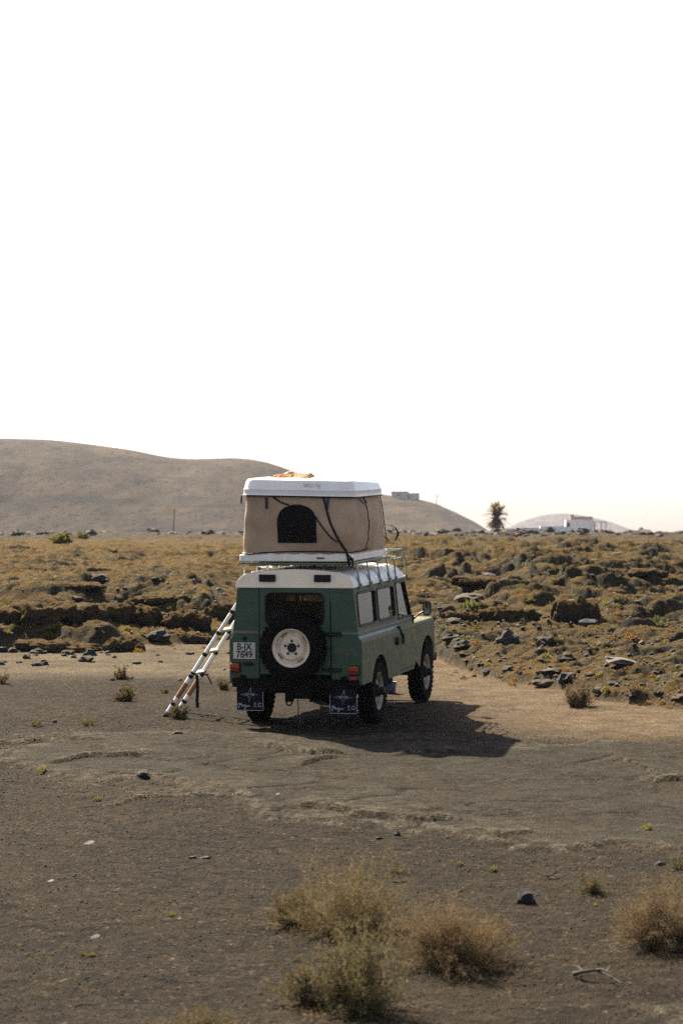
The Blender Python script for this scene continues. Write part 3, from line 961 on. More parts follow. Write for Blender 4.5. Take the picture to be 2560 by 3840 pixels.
for s in (-1, 1):
    d = MB()
    po = [(1.135, 1.065), (1.135, .56), (1.975, .56), (1.975, 1.065)]
    d.prism(po, .8405, .815, lambda u, v, w_, s=s: (s * w_, u, v))
    sh = [(.8405, 1.065), (.838, 1.083), (.828, 1.101), (.813, 1.113), (.797, 1.150), (.775, 1.150), (.79, 1.075), (.815, 1.065)]
    d.prism(sh, 1.135, 1.975, lambda u, v, w_, s=s: (s * u, w_, v))
    d.prism([(1.135, .55), (1.135, .505), (1.985, .505), (1.985, .55)], .825, .80, lambda u, v, w_, s=s: (s * w_, u, v))
    door = d.build('door', M['green_dusty'], CAR, bevel=.004)
    # window frame of the door: leaning A post
    outer = [(1.135, 1.152), (2.02, 1.152), (1.80, 1.735), (1.165, 1.735)]
    hole = [(1.225, 1.225), (1.955, 1.225), (1.752, 1.685), (1.262, 1.685)]
    plate('window_frame', outer, [hole], M['green_dusty'], door, lambda u, v, w_, s=s: (s * (upx(v) - w_), u, v), .035)
    po = [(1.222, 1.222), (1.958, 1.222), (1.754, 1.688), (1.26, 1.688)]
    g = MB(); g.prism(po, .014, .018, lambda u, v, w_, s=s: (s * (upx(v) - w_), u, v)); g.build('window_glass', M['glass_side'], door)
    sl = MB()
    ring = hole + [hole[0]]
    for a, b in zip(ring[:-1], ring[1:]):
        sl.tube([(s * (upx(a[1]) + .002), a[0], a[1]), (s * (upx(b[1]) + .002), b[0], b[1])], .012 if a[0] < 1.9 else .016, 6)
    sl.build('window_seal', M['black'], door)
    h = MB(); h.box((s * .856, 1.22, .965), (.03, .05, .13)); h.box((s * .862, 1.25, .99), (.02, .13, .028))
    h.build('door_handle', M['black'], door, bevel=.006)
    hb = MB(); hb.box((s * .82, 1.11, 1.085), (.03, .06, .10)); hb.tube([(s * .835, 1.07, 1.12), (s * .85, 1.12, 1.07), (s * .85, 1.15, 1.02)], .014, 6)
    hb.build('door_latch', M['black'], CAR)
    fc = MB(); fc.tube([(s * .838, .86, .96), (s * .885, .86, .96)], [.055, .05], 14)
    fc.build('filler_cap', M['black'], CAR, smooth=True)

# hardtop sides with two windows each
for s in (-1, 1):
    fn = lambda u, v, w_, s=s: (s * (upx(v) - w_), u, v)
    outer = [(YR, 1.152), (1.125, 1.152), (1.155, 1.742), (YR, 1.742)]
    wins = []
    for (a, b, c, d_) in ((-.868, .032, -.822, .095), (.155, 1.048, .205, 1.098)):
        base = rrect(0, 1, 0, 1, .09, 4)
        z0, z1 = 1.265, 1.662
        wins.append([((a + (b - a) * u) * (1 - v) + (c + (d_ - c) * u) * v, z0 + (z1 - z0) * v) for u, v in base])
    hs = plate('hardtop_side', outer, wins, M['green_dusty'], CAR, fn, .03)
    for wl in wins:
        cy = sum(p[0] for p in wl) / len(wl); cz = sum(p[1] for p in wl) / len(wl)
        gp = [(cy + (u - cy) * 1.005, cz + (v - cz) * 1.005) for u, v in wl]
        g = MB(); g.prism(gp, .012, .016, fn); g.build('window_glass', M['glass_side'], hs)
        sl = MB(); sl.tube([fn(u, v, -.004) for u, v in wl] + [fn(*wl[0], -.004)], .013, 6); sl.build('window_seal', M['black'], hs)
        # pale curtain hung behind the pane
        cu = MB(); vs, fs = [], []
        u0, u1 = min(p[0] for p in wl) - .0, max(p[0] for p in wl) - .02
        n = 26
        for i in range(n + 1):
            u = u0 + (u1 - u0) * i / n
            for v in (1.20, 1.70):
                vs.append(fn(u, v, .065 + .012 * math.sin(i * 1.5)))
        for i in range(n):
            fs.append((2 * i, 2 * i + 2, 2 * i + 3, 2 * i + 1))
        cu.add(vs, fs); c_ = cu.build('curtain', M['curtain'], hs, smooth=True)
        so = c_.modifiers.new('cloth', 'SOLIDIFY'); so.thickness = .004
    st = MB(); st.prism([(YR, 1.168), (2.0, 1.168), (2.0, 1.205), (YR, 1.205)], -.004, .01, fn)
    st.build('waist_trim', M['grey_trim'], CAR, bevel=.002)
    gt = MB(); gt.prism([(YR - .012, 1.738), (1.86, 1.738), (1.86, 1.756), (YR - .012, 1.756)], -.016, .03, fn)
    gt.build('roof_gutter', M['white_roof'], CAR, bevel=.003)

# rear: trim, door, window
for x0, x1 in ((-.793, -.462), (.585, .793)):
    r_ = MB(); r_.box(((x0 + x1) / 2, YR - .007, 1.187), (x1 - x0, .010, .037)); r_.build('rear_trim', M['grey_trim'], CAR)
rfn = lambda u, v, w_: (u, YR - .010 + w_, v)
rw = rrect(-.368, .362, 1.285, 1.668, .07, 6)
rd = plate('rear_door', [(-.447, .672), (.444, .672), (.444, 1.738), (-.447, 1.738)], [rw], M['green'], CAR, rfn, .035, bevel=.004)
gm = MB(); gm.prism(rw, .012, .017, rfn); gm.build('window_glass', M['glass'], rd)
sl = MB(); sl.tube([rfn(u, v, -.004) for u, v in rw] + [rfn(*rw[0], -.004)], .013, 6); sl.build('window_seal', M['black'], rd)
dt = MB(); dt.box((-.43, YR - .014, 1.187), (.03, .008, .037)); dt.build('trim_piece', M['grey_trim'], rd)
for z in (1.175, .735):
    h = MB(); h.box((.50, YR - .02, z), (.17, .03, .05)); h.tube([(.445, YR - .03, z - .035), (.445, YR - .03, z + .035)], .016, 8)
    h.box((.39, YR - .02, z), (.10, .022, .035)); h.build('door_hinge', M['black'], rd, bevel=.005)
rh = MB(); rh.lathe([(.001, -.02), (.05, -.018), (.058, -.004), (.058, .0)], 16, 'Y', (-.60, YR - .004, .795))
for i in range(len(rh.v)):
    v = rh.v[i]; rh.v[i] = (-.60 + (v[0] + .60) * 1.25, v[1], .795 + (v[2] - .795) * .42)
rh.build('rear_handle', M['black'], CAR, smooth=True)

# tropical roof: white skin with raised ribs along the shoulders
def roof():
    prof = []
    for t in np.linspace(0, 1, 10):     # shoulder arc
        a = t * PI / 2
        prof.append((.745 - .235 * (1 - math.cos(a)), 1.752 + .175 * math.sin(a)))
    for x in (.40, .27, .14, 0.0):
        prof.append((x, 1.927 + .033 * (1 - (x / .51) ** 2)))
    half = prof
    full = half + [(-x, z) for x, z in reversed(half[:-1])]
    ys = np.concatenate([[YR - .012], np.linspace(YR, 1.55, 84), np.linspace(1.58, 1.875, 10)])
    vs, fs = [], []
    for y in ys:
        drop = np.clip((y - 1.45) / .43, 0, 1)
        for i, (x, z) in enumerate(full):
            k = min(i, len(full) - 1 - i)
            rib = .0
            if 1 <= k <= 9 and y > YR + .1 and y < 1.6:
                rib = .016 * (0.5 + .5 * math.sin((y + .95) * 2 * PI / .27)) * math.sin(min(1, k / 9) * PI) * min(1, (y - YR - .1) / .12)
            sc = 1 + rib / max(.2, abs(x)) if abs(x) > .2 else 1
            zz = 1.752 + (z - 1.752) * (1 - .75 * drop ** 2.2) + rib * .9
            yy = y + .03 * (z - 1.752) / .2 if y <= YR else y
            xx = x * sc * (1 - .02 * drop)
            vs.append((xx, yy, zz))
    n = len(full)
    for j in range(len(ys) - 1):
        for i in range(n - 1):
            fs.append((j * n + i, j * n + i + 1, (j + 1) * n + i + 1, (j + 1) * n + i))
    fs.append(tuple(range(n)))
    fs.append(tuple(range((len(ys) - 1) * n, len(ys) * n))[::-1])
    # ceiling
    fs_l = [(j * n, (j + 1) * n, (j + 1) * n + n - 1, j * n + n - 1) for j in range(len(ys) - 1)]
    mb = MB(); mb.add(vs, fs + fs_l)
    o = mb.build('roof', [M['white_roof']], CAR, smooth=True, angle=50)
    return o
ROOF = roof()
rp = MB()   # cream rear end plate of the roof, 3 mm proud
ou = []
for t in np.linspace(0, 1, 10):
    a = t * PI / 2
    ou.append((.748 - .235 * (1 - math.cos(a)), 1.747 + .181 * math.sin(a)))
ou += [(x, 1.929 + .033 * (1 - (x / .51) ** 2)) for x in (.4, .2, 0)]
ou = ou + [(-x, z) for x, z in reversed(ou[:-1])]
rp.prism(ou, -.022, -.004, lambda u, v, w: (u, YR + w + .03 * (v - 1.752) / .2, v))
rp.build('end_panel', M['cream'], ROOF, bevel=.006)
for c in (-.342, .356):
    v = MB(); v.box((c, YR - .024, 1.855), (.205, .03, .088)); 
    for k in range(4):
        v.box((c, YR - .042, 1.822 + k * .021), (.185, .008, .008))
    v.build('roof_vent', M['black'], ROOF, bevel=.008)
rl = MB(); rl.box((0, YR - .016, 1.744), (1.49, .022, .014)); rl.build('rain_lip', M['cream'], ROOF)

# windscreen
ws = MB(); 
ws.tube([(-.72, 2.04, 1.15), (-.70, 1.86, 1.74)], .022, 6); ws.tube([(.72, 2.04, 1.15), (.70, 1.86, 1.74)], .022, 6)
ws.tube([(0, 2.04, 1.16), (0, 1.87, 1.74)], .015, 6); ws.tube([(-.72, 2.04, 1.15), (.72, 2.04, 1.15)], .03, 6); ws.tube([(-.7, 1.87, 1.735), (.7, 1.87, 1.735)], .022, 6)
wso = ws.build('windscreen', M['green_dusty'], CAR)
wg = MB(); wg.prism([(-.71, 0), (.71, 0), (.70, 1), (-.70, 1)], 0, .005, lambda u, v, w: (u, 2.04 - .17 * v + w, 1.15 + .585 * v)); wg.build('window_glass', M['glass'], wso)

# inside: seats, dashboard, steering wheel
for x in (-.42, .06, .46):
    st = MB(); st.box((x, 1.30, .84), (.40, .42, .12)); st.box((x, 1.08, 1.10), (.40, .09, .46), Matrix.Rotation(D2R(8), 3, 'X'))
    st.build('seat', M['interior'], CAR, bevel=.03)
db = MB(); db.box((0, 1.93, 1.06), (1.4, .12, .14)); db.build('dashboard', M['interior'], CAR)
sw = MB(); sw.tube([(-.42 + .19 * math.cos(a), 1.70 - .09 * math.sin(a), 1.14 + .17 * math.sin(a)) for a in np.linspace(0, 2 * PI, 19)], .013, 6); sw.build('steering_wheel', M['black'], CAR)
bk = MB(); bk.box((0, .96, 1.15), (1.40, .02, .62)); bk.build('cabin_divider', M['interior'], CAR)

# wheels
def wheel(parent, name, c, axis, out, rimmat, R=.402, W=.205):
    """tyre and steel rim about an axis; out = +1/-1 the visible side"""
    w = empty(name, (0, 0, 0)); w.parent = parent; w.location = c
    if axis == 'Y':
        w.rotation_euler = (0, 0, D2R(-90) if out < 0 else D2R(90))
    elif out < 0:
        w.rotation_euler = (0, 0, PI)
    # local: axis X, visible face +X
    h = W / 2
    prof = [(.222, -h * .72), (.245, -h * .92), (.30, -h * 1.0), (.345, -h * .98), (R - .028, -h * .90), (R - .012, -h * .76), (R - .012, h * .76), (R - .028, h * .90),
            (.345, h * .98), (.30, h * 1.0), (.245, h * .92), (.222, h * .72)]
    ty = MB(); ty.lathe(prof, 56, 'X', close=True)
    n = 34
    for k in range(n):
        a = 2 * PI * k / n
        for sgn in (-1, 1):
            rot = Matrix.Rotation(a + (0 if sgn > 0 else PI / n), 3, 'X')
            ty.box(rot @ Vector((sgn * h * .52, 0, R - .012)), (h * .62, .040, .030), rot @ Matrix.Rotation(.35 * sgn, 3, 'Z'))
            ty.box(rot @ Vector((sgn * h * .90, 0, R - .034)), (.016, .030, .040), rot)
    ty.build('tyre', M['rubber'], w, smooth=True, angle=30)
    rim = MB()
    pr = [(.223, -h * .7), (.236, -h * .80), (.238, h * .58), (.242, h * .84), (.228, h * .86), (.219, h * .66), (.205, h * .58), (.198, h * .16), (.176, h * .10), (.160, h * .20), (.145, h * .42), (.128, h * .46), (.09, h * .40), (.062, h * .44), (.058, h * .40), (.058, h * .05), (.0005, h * .04)]
    rim.lathe(pr, 48, 'X')
    rim.build('rim', rimmat, w, smooth=True, angle=35)
    for k in range(5):
        a = 2 * PI * k / 5 + PI / 2
        q = MB(); q.tube([(h * .36, .085 * math.cos(a), .085 * math.sin(a)), (h * .50, .085 * math.cos(a), .085 * math.sin(a))], .0155, 10); q.build('bolt_hole', M['black'], w)
    q = MB(); q.tube([(h * .30, 0, 0), (h * .447, 0, 0)], .0565, 24); q.build('hub_bore', M['black'], w)
    for a0 in (20, 110, 200, 290):
        q = MB(); q.tube([(h * .155, .187 * math.cos(D2R(a0 + t)), .187 * math.sin(D2R(a0 + t))) for t in range(0, 32, 4)], .006, 5); q.build('rim_slot', M['black'], w)
    return w
sp = wheel(CAR, 'spare_wheel', (.005, -1.085, 1.012), 'Y', -1, M['rim'], R=.405, W=.215)
for (x, y) in ((.735, 0), (.735, 2.768), (-.735, 0), (-.735, 2.768)):
    w = wheel(CAR, 'wheel', (x, y, .398), 'X', 1 if x > 0 else -1, M['dirty_rim'])
    hb = MB(); hb.lathe([(.075, .03), (.075, .085), (.055, .10), (.05, .155), (.035, .165), (.0005, .166)], 20, 'X'); hb.build('hub', M['black'], w, smooth=True)
sm = MB(); sm.box((0, -1.0, 1.012), (.3, .06, .3)); sm.build('spare_carrier', M['black'], CAR)

# lamps, reflectors, plate
for x, z in ((-.762, .752), (.742, .733)):
    t = empty('tail_light'); t.parent = CAR; t.location = (x, YR - .03, z)
    a = MB(); a.box((0, 0, .018), (.122, .056, .066)); a.build('amber_lens', M['amber'], t, bevel=.016, seg=3)
    r_ = MB(); r_.box((0, 0, -.035), (.122, .056, .038)); r_.build('red_lens', M['red_lens'], t, bevel=.014, seg=3)
    b = MB(); b.box((0, .014, 0), (.132, .03, .12)); b.build('lamp_base', M['black'], t, bevel=.01)
for x, z, m in ((-.735, .648, 'dull_red'), (.735, .632, 'reflector')):
    a = MB(); a.box((x, YR - .02, z), (.082, .022, .042)); a.build('reflector', M[m], CAR, bevel=.006)
npm = MB(); npm.box((-.645, YR - .014, .958), (.286, .008, .205)); np_ = npm.build('number_plate', M['plate'], CAR, bevel=.004)
RX = Matrix.Rotation(D2R(90), 4, 'X')
text_mesh('plate_lettering', 'B-JX', M['plate_ink'], np_, Matrix.Translation((-.645, YR - .0195, 1.005)) @ RX, .118, .86, .001, .0022)
text_mesh('plate_lettering', '7849', M['plate_ink'], np_, Matrix.Translation((-.645, YR - .0195, .910)) @ RX, .118, .86, .001, .0022, 1.03)
pl = MB(); pl.lathe([(.001, -.024), (.018, -.022), (.024, -.006), (.024, 0)], 12, 'Y', (-.645, YR - .005, 1.115)); pl.box((-.645, YR - .02, 1.095), (.034, .03, .02)); pl.build('plate_lamp', M['black'], CAR, smooth=True)
# hand-lettered name on the rear panel
def lettering(name, mat, parent, mtx, hgt, wid):
    """TURTLES VAN in tall thin capitals with a wave under the last letter, drawn as strokes"""
    G = {'T': [[(0, 1), (1, 1)], [(.5, 1), (.5, 0)]], 'U': [[(0, 1), (0, .15), (.3, 0), (.7, 0), (1, .15), (1, 1)]],
         'R': [[(0, 0), (0, 1), (.8, .95), (.9, .7), (.7, .5), (0, .48)], [(.4, .48), (1, 0)]],
         'L': [[(0, 1), (0, 0), (.9, 0)]], 'E': [[(.9, 1), (0, 1), (0, 0), (.9, 0)], [(0, .5), (.7, .5)]],
         'S': [[(.95, .9), (.5, 1), (.1, .85), (.15, .6), (.8, .4), (.95, .15), (.5, 0), (.05, .1)]],
         'V': [[(0, 1), (.5, 0), (1, 1)]], 'A': [[(0, 0), (.5, 1), (1, 0)], [(.2, .35), (.8, .35)]], 'N': [[(0, 0), (0, 1), (1, 0), (1, 1)]]}
    hs = [1.0, .82, .82, .82, .78, .78, .78, 0, 1.0, .85, .85]
    mb = MB(); n = 11
    adv = wid / n
    for i, chh in enumerate('TURTLES VAN'):
        if chh == ' ':
            continue
        for st in G[chh]:
            pts = [mtx @ Vector((-wid / 2 + adv * (i + .16 + u * .68), v * hgt * hs[i], 0)) for u, v in st]
            mb.strip(pts, hgt * .085, .0012, mtx.to_3x3() @ Vector((0, 0, 1)))
    wv = [mtx @ Vector((wid / 2 - adv * 1.0 + adv * u, -hgt * (.16 + .12 * math.sin(u * 6)), 0)) for u in (0, .2, .4, .6, .8, 1)]
    mb.strip(wv, hgt * .1, .0012, mtx.to_3x3() @ Vector((0, 0, 1)))
    return mb.build(name, mat, parent)
lettering('lettering', M['tan_print'], CAR, Matrix.Translation((.632, YR - .0065, .935)) @ RX, .078, .29)

# mudflaps with printed star, name and border
for cx, zt in ((-.578, .515), (.608, .50)):
    w, h = .345, .295
    f = MB(); f.box((cx, YR - .015, zt - h / 2), (w, .012, h)); f.box((cx, YR - .01, zt + .02), (w * .9, .02, .05))
    fo = f.build('mudflap', M['flap'], CAR, bevel=.004)
    yq = YR - .0225
    b = MB()
    bp = [(cx - w / 2 + .004, zt - .06), (cx - w / 2 + .004, zt - h + .012), (cx - w / 2 + .012, zt - h + .005), (cx + w / 2 - .012, zt - h + .005), (cx + w / 2 - .004, zt - h + .012), (cx + w / 2 - .004, zt - .06)]
    b.strip([(x, yq, z) for x, z in bp], .0045, .002, (0, -1, 0))
    b.build('border', M['flap_print'], fo)
    s_ = MB(); zc = zt - .095
    star = [(0, .085), (.018, .016), (.122, 0), (.018, -.018), (0, -.095), (-.018, -.018), (-.122, 0), (-.018, .016)]
    star = [(cx + .0 + x + (.012 if abs(z) > .05 else 0) * (1 if z > 0 else -1), zc + z) for x, z in star]
    s_.strip([(x, yq, z) for x, z in star + [star[0]]], .0035, .002, (0, -1, 0))
    s_.build('star_emblem', M['flap_print'], fo)
    text_mesh('emblem_lettering', 'SANTANA', M['flap_print'], fo, Matrix.Translation((cx, yq - .0005, zc)) @ RX, .024, 1.0, .0006)
    # script name in handwriting strokes
    sc = MB(); zb = zt - h + .045
    strokes = [[(.0, .4), (.1, .9), (.22, 1.0), (.2, .3), (.12, -.3), (.05, -.1), (.2, .3), (.32, .95), (.42, .8), (.36, .5), (.24, .45)],
               [(.44, .3), (.54, .42), (.5, .6), (.44, .5), (.44, .2), (.56, .1), (.66, .3)],
               [(.80, .5), (.70, .55), (.66, .3), (.74, .1), (.82, .5), (.82, -.3), (.74, -.5), (.70, -.3), (.92, .2)],
               [(.92, .5), (.92, .15), (1.02, .1), (1.08, .5), (1.08, .1), (1.16, .2)], [(1.2, .5), (1.2, .1), (1.28, .15)],
               [(1.92, .95), (1.72, 1.0), (1.66, .75), (1.86, .5), (1.86, .15), (1.64, .1)], [(1.98, .12), (2.0, .1)],
               [(2.38, .8), (2.2, 1.0), (2.1, .6), (2.16, .15), (2.32, .2), (2.38, .5), (2.38, .05)], [(2.46, .12), (2.48, .1)]]
    for st in strokes:
        sc.strip([(cx - .158 + u * .126, yq, zb + v * .052) for u, v in st], .0055, .002, (0, -1, 0))
    sc.build('script_lettering', M['flap_print'], fo)

# mirrors
for s in (-1, 1):
    m_ = empty('side_mirror'); m_.parent = CAR; m_.location = (s * 1.0, 1.99, 1.315)
    a = MB(); a.prism(rrect(-.06, .06, -.098, .098, .045, 5), 0, .075, lambda u, v, w: (u * (1 - w * 3), w, v * (1 - w * 3)))
    a.build('mirror_housing', M['black'], m_, bevel=.008)
    g = MB(); g.prism(rrect(-.046, .046, -.08, .08, .035, 5), -.006, -.0025, lambda u, v, w: (u, w, v)); g.build('mirror_glass', M['mirror'], m_)
    ar = MB(); ar.tube([(-s * .21, .03, -.17), (-s * .12, .06, -.08), (0, .05, -.02)], .012, 7); ar.box((-s * .205, .03, -.17), (.035, .05, .16)); ar.build('mirror_arm', M['black'], m_)

# roof rack with wooden slats
RK = empty('roof_rack'); RK.parent = CAR
zr = 2.035
for y in (-.68, -.13, .40, .90):
    for s in (-1, 1):
        lg = MB()
        po = [(-.040, 0), (.040, 0), (.016, 1), (-.016, 1)]
        lg.prism(po, -.005, .005, lambda u, v, w, s=s, y=y: (s * (.752 - .045 * v + w), y + u - .03 * v, 1.772 + (zr - 1.772) * v))
        lg.box((s * .757, y, 1.748), (.034, .085, .055))
        lg.build('leg', M['rack'], RK, bevel=.002)
for y in (1.25, 1.86):
    for s in (-1, 1):
        lg = MB(); lg.tube([(s * .752, y, 1.755), (s * .725, y, 1.99), (s * .70, y, 2.0 if y < 1.5 else 2.105)], .011, 8); lg.box((s * .757, y, 1.748), (.03, .045, .05))
        lg.build('leg', M['rack'], RK)
ra = MB()
for s in (-1, 1):
    ra.tube([(s * .70, -.93, zr), (s * .70, 1.18, zr)], .016, 8)
for y in (-.93, -.4, .15, .7, 1.18):
    ra.tube([(-.70, y, zr - .006), (.70, y, zr - .006)], .014, 8)
ra.build('frame', M['rack'], RK)
rr = MB()
for z in (1.99, 2.103):
    rr.tube([(-.70, 1.2, z), (-.70, 1.86, z), (.70, 1.86, z), (.70, 1.2, z)], .0125, 8)
for x in (-.70, -.35, 0, .35, .70):
    rr.tube([(x, 1.86, 1.99), (x, 1.86, 2.103)], .009, 6)
for s in (-1, 1):
    rr.tube([(s * .70, 1.3, 1.99), (s * .70, 1.3, 2.103)], .009, 6)
rr.build('front_rail', M['rack'], RK)
for k in range(9):
    x = -.58 + k * .145
    sl = MB(); sl.box((x, .48, 2.006), (.072, 2.76, .016)); sl.build('slat', M['wood'], RK, bevel=.002)

# ================================================================ ROOFTOP TENT (stands on the rack, frame of the car)
def at_car(p):
    return CARM @ Vector(p)
TENT = empty('rooftop_tent', at_car((0, 0.04, 2.055)), label='tan canvas rooftop tent with white hard lid, popped up on the car rack', cat='tent')
TENT.rotation_euler = _yaw.to_euler()
# local frame of the tent: origin at car (0, .04, 2.055)
OX, OY, OZ = 0.0, 0.04, 2.055
def L(x, y, z):
    return Vector((x - OX, y - OY, z - OZ))
ty0, ty1 = -.962, 1.03
def ring(x0, x1, y0, y1, r, n=6):
    return rrect(x0, x1, y0, y1, r, n)
bs = MB()
outl = ring(-.712, .706, ty0, ty1, .05)
bs.prism(outl, 2.058, 2.140, lambda u, v, w: L(u, v, w))
base = bs.build('base_board', M['board'], TENT, bevel=.012)
ledge = MB(); ledge.prism(ring(-.690, .684, ty0 + .02, ty1 - .02, .05), 2.138, 2.160, lambda u, v, w: L(u, v, w))
ledge.build('base_ledge', M['board'], TENT, bevel=.006)
lb = MB(); lb.box(L(.33, ty0 - .001, 2.10), (.10, .004, .024)); lb.build('base_label', M['tan_print'], TENT)
# lid: turned a little against the base, domed, on its own axis
LIDROT = Matrix.Rotation(D2R(3.7), 4, 'Z') @ Matrix.Rotation(D2R(1.25), 4, 'Y')
LIDC = Vector((-.008, .02, 2.862))
def Lid(x, y, z):
    p = LIDROT @ Vector((x, y, z)) + LIDC
    return L(p.x, p.y, p.z)
lw, ll = .708, 1.05
lid = MB()
secs = [(1.0, .0, .0), (1.012, .0, .010), (1.012, 0, .062), (.992, .0, .072), (.975, 0, .092), (.955, 0, .165), (.93, 0, .186), (.88, 0, .196), (.70, 0, .212), (.45, 0, .228), (.2, 0, .235)]
vs, fs = [], []
base_ring = ring(-lw, lw, -ll, ll, .13, 6)
n = len(base_ring)
for s_, _, z in secs:
    for x, y in base_ring:
        vs.append(Lid(x - math.copysign(lw * (1 - s_), x) * min(1, abs(x) / lw) if s_ > .9 else x * s_, y - math.copysign(lw * (1 - s_), y) * min(1, abs(y) / ll) if s_ > .9 else y * s_, z + .02 * math.cos(y * 1.3) * (z > .18) - .05 * max(0, (y - .2)) * (z > .15)))
for j in range(len(secs) - 1):
    for i in range(n):
        fs.append((j * n + i, j * n + (i + 1) % n, (j + 1) * n + (i + 1) % n, (j + 1) * n + i))
fs.append(tuple(range((len(secs) - 1) * n, len(secs) * n)))
fs.append(tuple(range(n))[::-1])
lid.add(vs, fs)
LIDO = lid.build('lid', M['white_shell'], TENT, smooth=True, angle=28)
rim_ = MB()
rp_ = [Lid(x * .996, y * .997, -.006) for x, y in base_ring]
rim_.tube(rp_ + [rp_[0]], .009, 6); rim_.build('lid_seal', M['black'], LIDO)
mx_l = Matrix.Translation(Lid(.11, -ll - .0045 + .04, .132)) @ (LIDROT @ RX)
_p = Lid(.11, -1.0, .13)
def lid_text():
    # rear face of the lid at that height leans; sit 3 mm proud of it
    s1 = .9655
    y = -ll + lw * (1 - s1) - .004
    return Matrix.Translation(Lid(.175, y, .108)) @ LIDROT @ Matrix.Rotation(D2R(79), 4, 'X')
lettering('lettering', M['lid_print'], LIDO, lid_text(), .05, .215)

# canvas: loft from base ring to lid ring, bulging at the corners and along the wind side
def canvas_pt(i, t, nseg, push=0.0):
    x, y = cring0[i]; x1, y1 = cring1[i]
    a = L(x, y, 2.150); b = Lid(x1, y1, 0.0)
    p = a.lerp(b, t)
    c = L(0, .03, 0); c.z = p.z
    d = (p - c); d.z = 0
    bul = math.sin(PI * t) ** .8
    ang = math.atan2(d.y, d.x)
    k = .028 + .060 * math.exp(-((ang + 1.0) / .5) ** 2) + .02 * math.exp(-((ang - .2) / .6) ** 2) - .030 * math.exp(-((ang + 1.95) / .45) ** 2)
    w = .006 * math.sin(13 * t + 3 * ang) * math.sin(PI * t) + .005 * math.sin(23 * ang + 5 * t) * math.sin(PI * t)
    w += .007 * math.sin(31 * ang) * math.exp(-t * 7) + .005 * math.sin(27 * ang + 2) * math.exp(-(1 - t) * 7)
    return p + d.normalized() * (k * bul + w + push)
def dense(x0, x1, y0, y1, r, per=34):
    """rounded rectangle with points along the straight sides"""
    rr_ = rrect(x0, x1, y0, y1, r, 6)
    out = []
    m = len(rr_)
    for i in range(m):
        a, b = rr_[i], rr_[(i + 1) % m]
        d = math.hypot(b[0] - a[0], b[1] - a[1])
        kk = max(1, int(d / .06))
        if d > .3: kk = per
        for j in range(kk):
            out.append((a[0] + (b[0] - a[0]) * j / kk, a[1] + (b[1] - a[1]) * j / kk))
    return out
cring0 = dense(-.695, .690, ty0 + .018, ty1 - .018, .14)
cring1 = dense(-lw + .035, lw - .045, -ll + .04, ll - .04, .14)
mm = min(len(cring0), len(cring1)); cring0 = cring0[:mm]; cring1 = cring1[:mm]
NT = 26
cv = MB(); vs = []; fs = []
for j in range(NT + 1):
    for i in range(mm):
        vs.append(canvas_pt(i, j / NT, NT))
for j in range(NT):
    for i in range(mm):
        fs.append((j * mm + i, j * mm + (i + 1) % mm, (j + 1) * mm + (i + 1) % mm, (j + 1) * mm + i))
cv.add(vs, fs)
CANV = cv.build('canvas_wall', M['canvas'], TENT, smooth=True, angle=0)

def rear_pt(x, z, push=0.004):
    """point on the rear canvas at car x and height z"""
    t = (z - 2.150) / (2.862 - 2.150)
    best = None
    t = min(max(t, 0), 1)
    for _ in range(2):
        best = None
        for i in range(mm):
            if cring0[i][1] > -.55:
                continue
            p = canvas_pt(i, t, NT, push)
            d = abs(p.x + OX - x)
            if best is None or d < best[0]:
                best = (d, p)
        t = min(max(t + (z - (best[1].z + OZ)) / .712, 0), 1)
    # refine between neighbours is not needed at this spacing
    q = best[1].copy(); q.x = x - OX; q.z = z - OZ
    return q
win = []
wx0, wx1, wz0, wz1 = -.205, .290, 2.292, 2.752
cxw, rw_ = (wx0 + wx1) / 2, (wx1 - wx0) / 2
arch_pts = [(wx0, wz0), (wx1, wz0)]
arch_pts += [(cxw + rw_ * math.copysign(abs(math.cos(D2R(a))) ** .75, math.cos(D2R(a))), wz1 - .235 + .235 * math.sin(D2R(a)) ** .9) for a in np.linspace(0, 180, 19)]
wb = MB(); vs, fs = [], []
nz, nx = 16, 14
def half_w(z):
    k = (z - (wz1 - .235)) / .235
    return rw_ if k <= 0 else rw_ * max(0.02, 1 - min(k, 1) ** 2.4) ** (1 / 2.4)
for jz in range(nz + 1):
    z = wz0 + (wz1 - wz0) * math.sin(jz / nz * PI / 2)
    for ix in range(nx + 1):
        vs.append(rear_pt(cxw + half_w(z) * (ix / nx * 2 - 1), z, .010))
for jz in range(nz):
    for ix in range(nx):
        a_ = jz * (nx + 1) + ix
        fs.append((a_, a_ + 1, a_ + nx + 2, a_ + nx + 1))
wb.add(vs, fs)
wo_ = wb.build('mesh_window', M['mesh_window'], TENT)
arch_pts = [(cxw - half_w(z), z) for z in np.linspace(wz0, wz1, 14)] + [(cxw + half_w(z), z) for z in np.linspace(wz1, wz0, 14)]
so = wo_.modifiers.new('cloth', 'SOLIDIFY'); so.thickness = .004
hm = MB(); hm.tube([rear_pt(x, z, .007) for x, z in arch_pts] + [rear_pt(*arch_pts[0], .007)], .005, 5); hm.build('window_hem', M['mesh_window'], wo_)
